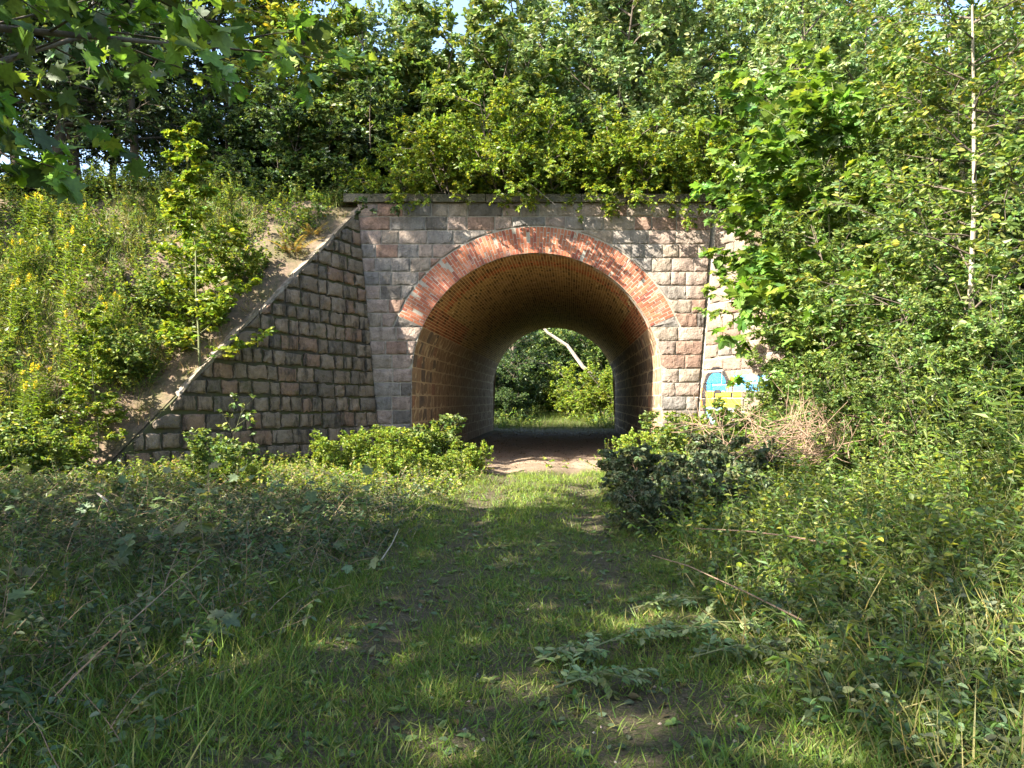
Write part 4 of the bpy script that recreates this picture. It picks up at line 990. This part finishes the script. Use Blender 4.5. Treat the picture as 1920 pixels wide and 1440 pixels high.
fs += [(930, 47, 'shrub_b', 1.3, 'broad shaded bush beyond the tunnel beside the dark edge'), (985, 57, 'shrub_b', 1.9, 'tall dark bush beyond the tunnel behind the shaded ones'), (1050, 60, 'shrub_a', 2.0, 'tall green bush closing the track beyond the tunnel'),
       (1110, 56, 'shrub_a', 2.0, 'tall green bush behind the sunlit ones beyond the tunnel'), (1170, 53, 'shrub_a', 1.8, 'tall green bush beyond the tunnel past the dead trunk'), (1030, 70, 'shrub_b', 2.6, 'great dark bush farthest beyond the tunnel'), (1100, 72, 'shrub_b', 2.6, 'great dark bush beside the farthest one beyond the tunnel'), (950, 66, 'shrub_b', 2.6, 'great dark bush beyond the tunnel behind the broad shaded one')]
for px, Y, k, s, lab in fs:
    x = (px - 960) / F * Y; place('wood_bush', k, (x, Y, float(gz(x, Y)) - .05), lab, 'bush', s=s, group='bushes beyond the tunnel')
p0, p1 = at(1005, 598, 46), at(1125, 716, 46)
dirv = p1 - p0; k0 = (0.1 - p1[2]) / dirv[2]
bent_stick('dead_tree', [p1 + dirv * k0, p1, p0 + dirv * .72 + [0.05, 0, -.16], p0 + dirv * .45 + [0.16, 0, .10], p0 + dirv * .2 + [-.05, 0, -.08], p0, p0 - dirv * .5 + [.2, 0, .3]], .16, .05, DEAD, 'pale leaning dead trunk beyond the tunnel', 'tree', part='trunk')

# ------------------------------------------------------------------ grass, undergrowth (nobody could count it)
BLADE = (np.array([[0, -0.03, 0], [0, 0.03, 0], [0.5, 0.026, -0.03], [0.5, -0.026, -0.03], [1, 0, -0.28]]), np.array([[0, 1, 2], [0, 2, 3], [3, 2, 4]]))
def scatter(n, x0, x1, y0, y1, dens, hf):
    x = rng.uniform(x0, x1, n); y = rng.uniform(y0, y1, n)
    k = rng.random(n) < dens(x, y); x, y = x[k], y[k]
    return np.stack([x, y, hf(x, y)], -1)
def clumpy(x, y, f, seed, lo=0.3, hi=0.7): return sstep(lo, hi, vnoise(x * f, y * f, seed))
BLADET = (BLADE[0] * [1, 0.38, 1], BLADE[1])
def grass(mb, P, h0, h1, cols, lean=0.45):
    n = len(P); ax = np.stack([rng.normal(0, lean, n), rng.normal(0, lean, n), np.ones(n)], -1)
    leaves(mb, BLADET if h1 > .25 else BLADE, P - [0, 0, .01], ax, rng.normal(0, 1, (n, 3)) * [1, 1, .2], rng.uniform(h0, h1, n), pal(cols, n, .25))
GC = [(0.105, 0.175, 0.026), (0.135, 0.20, 0.03), (0.08, 0.14, 0.022), (0.21, 0.21, 0.065)]
SC = [(0.16, 0.20, 0.03), (0.12, 0.17, 0.025), (0.24, 0.22, 0.07), (0.30, 0.25, 0.10)]
def pdens(x, y):
    x = x + 0.0
    d = np.abs(x - pathc(y) + 0.25 * (vnoise(y * .7, x * 0, 77) - .5)); rut = np.exp(-((d - 0.72) / 0.24) ** 2) * sstep(.25, .6, vnoise(x * 1.1 + 7, y * .8, 78))
    return np.clip((1 - 0.7 * rut) * (0.3 + 0.7 * clumpy(x, y, 2.3, 21)) * (0.55 + 0.45 * clumpy(x, y, 6.0, 22)) * sstep(2.9, 1.5, d) * sstep(16.8, 15.6, y + vnoise(x * 2, y * 2, 33)), 0, 1)
mb = MB()
near = lambda x, y: pdens(x, y) * np.clip(5.0 / np.maximum(y, 2.4), 0.25, 1.4) / 1.4
grass(mb, scatter(300000, -3, 4, 2.4, 9, near, gz), .035, .115, GC, .8)
grass(mb, scatter(60000, -2.5, 4, 9, 17, lambda x, y: pdens(x, y), gz), .05, .15, GC + YG[:2] + PV[:1], .6)
tuft = scatter(900, -3, 4, 2.6, 13, lambda x, y: pdens(x, y) ** 2, gz)
tp = np.repeat(tuft, 14, 0) + rng.normal(0, .035, (len(tuft) * 14, 3)) * [1, 1, 0]
grass(mb, tp, .06, .15, GC, .7)
tag(mb.build('grass', GRASS), 'short green grass growing between the wheel ruts of the path', 'grass', kind='stuff')
# small broad-leaved herbs and fallen leaves on the path
mb = MB()
ro = scatter(2600, -3, 3.5, 2.5, 12, lambda x, y: 0.3 + 0.7 * pdens(x, y), gz); k = 6
n = len(ro) * k; a = np.tile(np.arange(k), len(ro)) * 1.05 + np.repeat(rng.random(len(ro)) * 6, k)
leaves(mb, OVAL, np.repeat(ro, k, 0), np.stack([np.cos(a), np.sin(a), rng.uniform(.15, .7, n)], -1), np.array([0, 0, 1.0]) + rng.normal(0, .3, (n, 3)), rng.uniform(.025, .07, n), pal(MG + DG[1:2], n))
fl = scatter(9000, -4, 5, 2.5, 16, lambda x, y: 0.5 + 0 * x, gz) + [0, 0, .015]
leaves(mb, OVALQ, fl, rng.normal(0, 1, fl.shape) * [1, 1, .15], np.array([0, 0, 1.0]) + rng.normal(0, .35, fl.shape), rng.uniform(.03, .07, len(fl)), pal(WILT + [(0.17, 0.12, 0.05), (0.10, 0.075, 0.035)], len(fl)))
fx = rng.uniform(-2.6, 2.6, 2200); fy = rng.uniform(17, 38, 2200); fx = fx + cxa(fy)
ft = np.stack([fx, fy, gz(fx, fy) + .012], -1)
leaves(mb, OVALQ, ft, rng.normal(0, 1, ft.shape) * [1, 1, .15], np.array([0, 0, 1.0]) + rng.normal(0, .4, ft.shape), rng.uniform(.03, .08, len(ft)), pal([(0.17, 0.12, 0.06), (0.11, 0.08, 0.045), (0.24, 0.18, 0.09)], len(ft)))
tag(mb.build('path_herbs', LEAF), 'small plantain rosettes and fallen leaves strewn over the path', 'herbs', kind='stuff')

OCT = (np.array([[.5, 0, 0], [0, .4, 0], [-.5, 0, 0], [0, -.4, 0], [0, 0, .3], [0, 0, -.3]]), np.array([[0, 1, 4], [1, 2, 4], [2, 3, 4], [3, 0, 4], [1, 0, 5], [2, 1, 5], [3, 2, 5], [0, 3, 5]]))
mb = MB(); pb = scatter(5200, -2.5, 4.5, 2.4, 30, lambda x, y: sstep(2.6, 1.6, np.abs(x - pathc(y))), gz)
leaves(mb, OCT, pb, rng.normal(0, 1, pb.shape) * [1, 1, .2], np.array([0, 0, 1.0]) + rng.normal(0, .3, pb.shape), rng.uniform(.008, .035, len(pb)) , pal([(0.22, 0.18, 0.14), (0.30, 0.26, 0.21), (0.14, 0.11, 0.09)], len(pb)))
tag(mb.build('gravel', DRY), 'loose small stones on the worn track and sandy floor', 'gravel', kind='stuff')
def undergrowth(P, h0, h1, nl, T, sz, cols, lean, mbw, mbl, hang=0.0, wob=.12, upn=.9):
    n = len(P); L = rng.uniform(h0, h1, n)
    S = grow(P - [0, 0, .03], np.stack([rng.normal(0, lean, n), rng.normal(0, lean, n), np.ones(n)], -1), L, 5, wob, -0.10 if hang else 0.0)
    tubes(mbw, S, .0035, .0015, 3)
    twig_leaves(mbl, S, nl, .18, T, sz, P_(cols), upn, .45, hang=hang, droop=.15)
    return S, L
# shaded brush on the bank side of the path
def ld(x, y):
    edge = pathc(y) - 1.25 - 0.25 * (vnoise(y * .9, x * 0, 41) - .5)
    return sstep(0, .5, edge - x) * np.clip(8 / np.maximum(y, 4), .3, 1)
lo_h = lambda x, y: gz(x, y) + 0.0
w_, l_ = MB(), MB()
Pl = scatter(5200, -9.5, -1, 2.6, 13.6, ld, lo_h)
undergrowth(Pl, .18, .5, 18, OVALQ, .05, DG + WILT + DG[1:2], .9, w_, l_, hang=.25)
Pl = scatter(1100, -9.5, -1, 2.6, 13.6, ld, lo_h)
undergrowth(Pl, .25, .65, 20, LANCE, .085, MG + WILT, .8, w_, l_, hang=.1)
Pl = scatter(150, -9, -1.6, 3.0, 11, ld, lo_h)
undergrowth(Pl, .4, .8, 6, MAPLE, .13, [(0.14, 0.18, 0.08), (0.11, 0.15, 0.06)], .6, w_, l_, hang=.2)
rt = w_.build('brush_stems', TWIG); tag(rt, 'tangle of thin stems in the shaded brush under the big maple', 'stems', kind='stuff')
tag(l_.build('undergrowth', LEAF), 'dark green shaded brush of mixed leaves below the big maple', 'undergrowth', kind='stuff')
# sunlit weeds before the wing wall and facade
w_, l_ = MB(), MB()
def md(x, y): return sstep(0.0, .5, (pathc(y) - 1.05) - x) * sstep(-7.6 + (y - 13.4) * .95, -6.9 + (y - 13.4) * .95, x)
undergrowth(scatter(2600, -7, 0, 11.5, 17.6, md, gz), .15, .45, 15, OVALQ, .06, YG + PV + [(0.36, 0.30, 0.15), (0.30, 0.30, 0.09)], .5, w_, l_, hang=.1)
def rd(x, y): return sstep(0.0, .6, x - (pathc(y) + 1.15)) * sstep(4.9 - (y - 18) * .9, 4.2 - (y - 18) * .9, x)
undergrowth(scatter(2600, 1, 9, 10, 17.6, rd, gz), .25, .75, 15, OVALQ, .062, YG + PV + MG[:1], .5, w_, l_, hang=.1)
w_.build('weed_stems', STEM); tag(bpy.data.objects['weed_stems'], 'thin stems of the sunlit weeds at the arch mouth', 'stems', kind='stuff')
tag(l_.build('weeds', LEAF), 'sunlit yellow-green weeds at the foot of the facade', 'weeds', kind='stuff')
# verge on the graffiti side
w_, l_ = MB(), MB()
def vd(x, y): return sstep(0, .55, x - (pathc(y) + 1.15 + .3 * (vnoise(y * .8, 0 * x, 44) - .5)) - 0.10 * np.clip(6 - y, 0, 4)) * np.clip(8 / np.maximum(y, 4), .35, 1)
undergrowth(scatter(4200, 1, 10, 5.0, 12.5, vd, gz), .3, .85, 20, OVALQ, .06, MG + YG + PV[:2], .55, w_, l_, hang=.12)
undergrowth(scatter(800, 1.1, 9, 3.0, 9, vd, gz), .25, .75, 22, LANCE, .09, MG + YG, .6, w_, l_, hang=.05)
undergrowth(scatter(3600, 1.0, 6, 2.6, 6.5, vd, gz), .12, .38, 14, OVALQ, .052, MG + GG + WILT, .8, w_, l_, hang=.15)
tall = scatter(620, 2.6, 8, 4.2, 9, lambda x, y: sstep(0, 1.0, x - (2.4 + 0.16 * y)) , gz)
undergrowth(tall, .9, 1.75, 38, LANCE, .115, MG + YG[:2], .25, w_, l_)
w_.build('verge_stems', STEM); tag(bpy.data.objects['verge_stems'], 'thin stems of the tall weeds on the verge', 'stems', kind='stuff')
tag(l_.build('verge_weeds', LEAF), 'tall lance-leaved weeds and brush on the verge beside the thicket', 'weeds', kind='stuff')
# verge grass
mb = MB()
grass(mb, scatter(16000, .9, 6, 2.6, 8, lambda x, y: vd(x, y) * .8, gz), .12, .38, GC + SC[2:], .5)
grass(mb, scatter(14000, -4.5, -.8, 2.6, 6.5, lambda x, y: sstep(0, .4, -x - .95 ) * .7, gz), .10, .30, GC, .6)
tag(mb.build('verge_grass', GRASS), 'long loose grass at the edges of the path', 'grass', kind='stuff')
# bank vegetation
def bd(x, y):
    xw = -3.45 - (18 - y) * .855 - .42
    return sstep(0, .2, xw - x) * sstep(20.5, 18.5, y)
mb = MB()
grass(mb, scatter(46000, -14, -3.6, 11.2, 19, lambda x, y: bd(x, y) * clumpy(x, y, .8, 61, .45, .75), hz), .2, .6, SC + GC, .55)
tag(mb.build('bank_grass', GRASS), 'tall sunlit grass on the bank beside the mossy wing wall', 'grass', kind='stuff')
w_, l_ = MB(), MB()
undergrowth(scatter(6500, -14, -3.6, 11.2, 19.5, lambda x, y: bd(x, y) * (.35 + .65 * clumpy(x, y, .9, 51, .15, .5)), hz), .25, .75, 16, OVALQ, .085, YG + MG, .5, w_, l_)
undergrowth(scatter(1500, -24, -14, 9.5, 19.5, lambda x, y: .9 + 0 * x, hz), .3, .9, 14, OVALQ, .10, YG + MG, .5, w_, l_)
undergrowth(scatter(900, -14, -3.6, 11.2, 19.5, lambda x, y: bd(x, y) * clumpy(x, y, .9, 52, .3, .6), hz), .5, 1.2, 26, LANCE, .12, YG + MG, .25, w_, l_)
undergrowth(scatter(1800, -16, 6, 18.3, 24, lambda x, y: np.where((x > -3.6) & (y < 18.5), 0, .8), hz), .25, .75, 14, OVALQ, .085, MG + DG, .5, w_, l_)
w_.build('bank_stems', STEM); tag(bpy.data.objects['bank_stems'], 'thin stems among the weeds of the bank', 'stems', kind='stuff')
tag(l_.build('bank_weeds', LEAF), 'leafy weeds covering the bank and embankment top', 'weeds', kind='stuff')
# tufts on the coping, and growth beyond the tunnel
mb = MB()
for s in rng.uniform(0.4, 6.0, 60):
    o_ = -rng.uniform(.12, .95); p = WL(s, wtop(s) + (.10 if o_ > -.34 else .02), o_); p[2] = p[2] if o_ > -.5 else float(ez(p[0], p[1])) * .5 + p[2] * .5
    grass(mb, np.repeat(p[None], 60, 0) + rng.normal(0, .11, (60, 3)) * [1, 1, .3], .1, .34, SC + [(0.30, .20, .10), (0.26, .17, .09)], .9)
tag(mb.build('coping_grass', GRASS), 'dry grass tufts rooted along the sloping wing coping', 'grass', kind='stuff')
mb = MB()
grass(mb, scatter(26000, -3, 9, 38, 56, lambda x, y: .9 + 0 * x, gz), .15, .5, GC + SC[:2], .5)
w_, l_ = MB(), MB()
undergrowth(scatter(1500, -4, 10, 38, 56, lambda x, y: sstep(1.2, 2.2, np.abs(x - 2.3 - (y - 38) * .07)), gz), .4, 1.2, 14, OVALQ, .12, MG + YG, .5, w_, l_)
tag(mb.build('far_grass', GRASS), 'grass of the track beyond the tunnel', 'grass', kind='stuff')
tag(w_.build('far_stems', STEM), 'thin stems of the weeds beyond the tunnel', 'stems', kind='stuff')
tag(l_.build('far_weeds', LEAF), 'weeds flanking the track beyond the tunnel', 'weeds', kind='stuff')
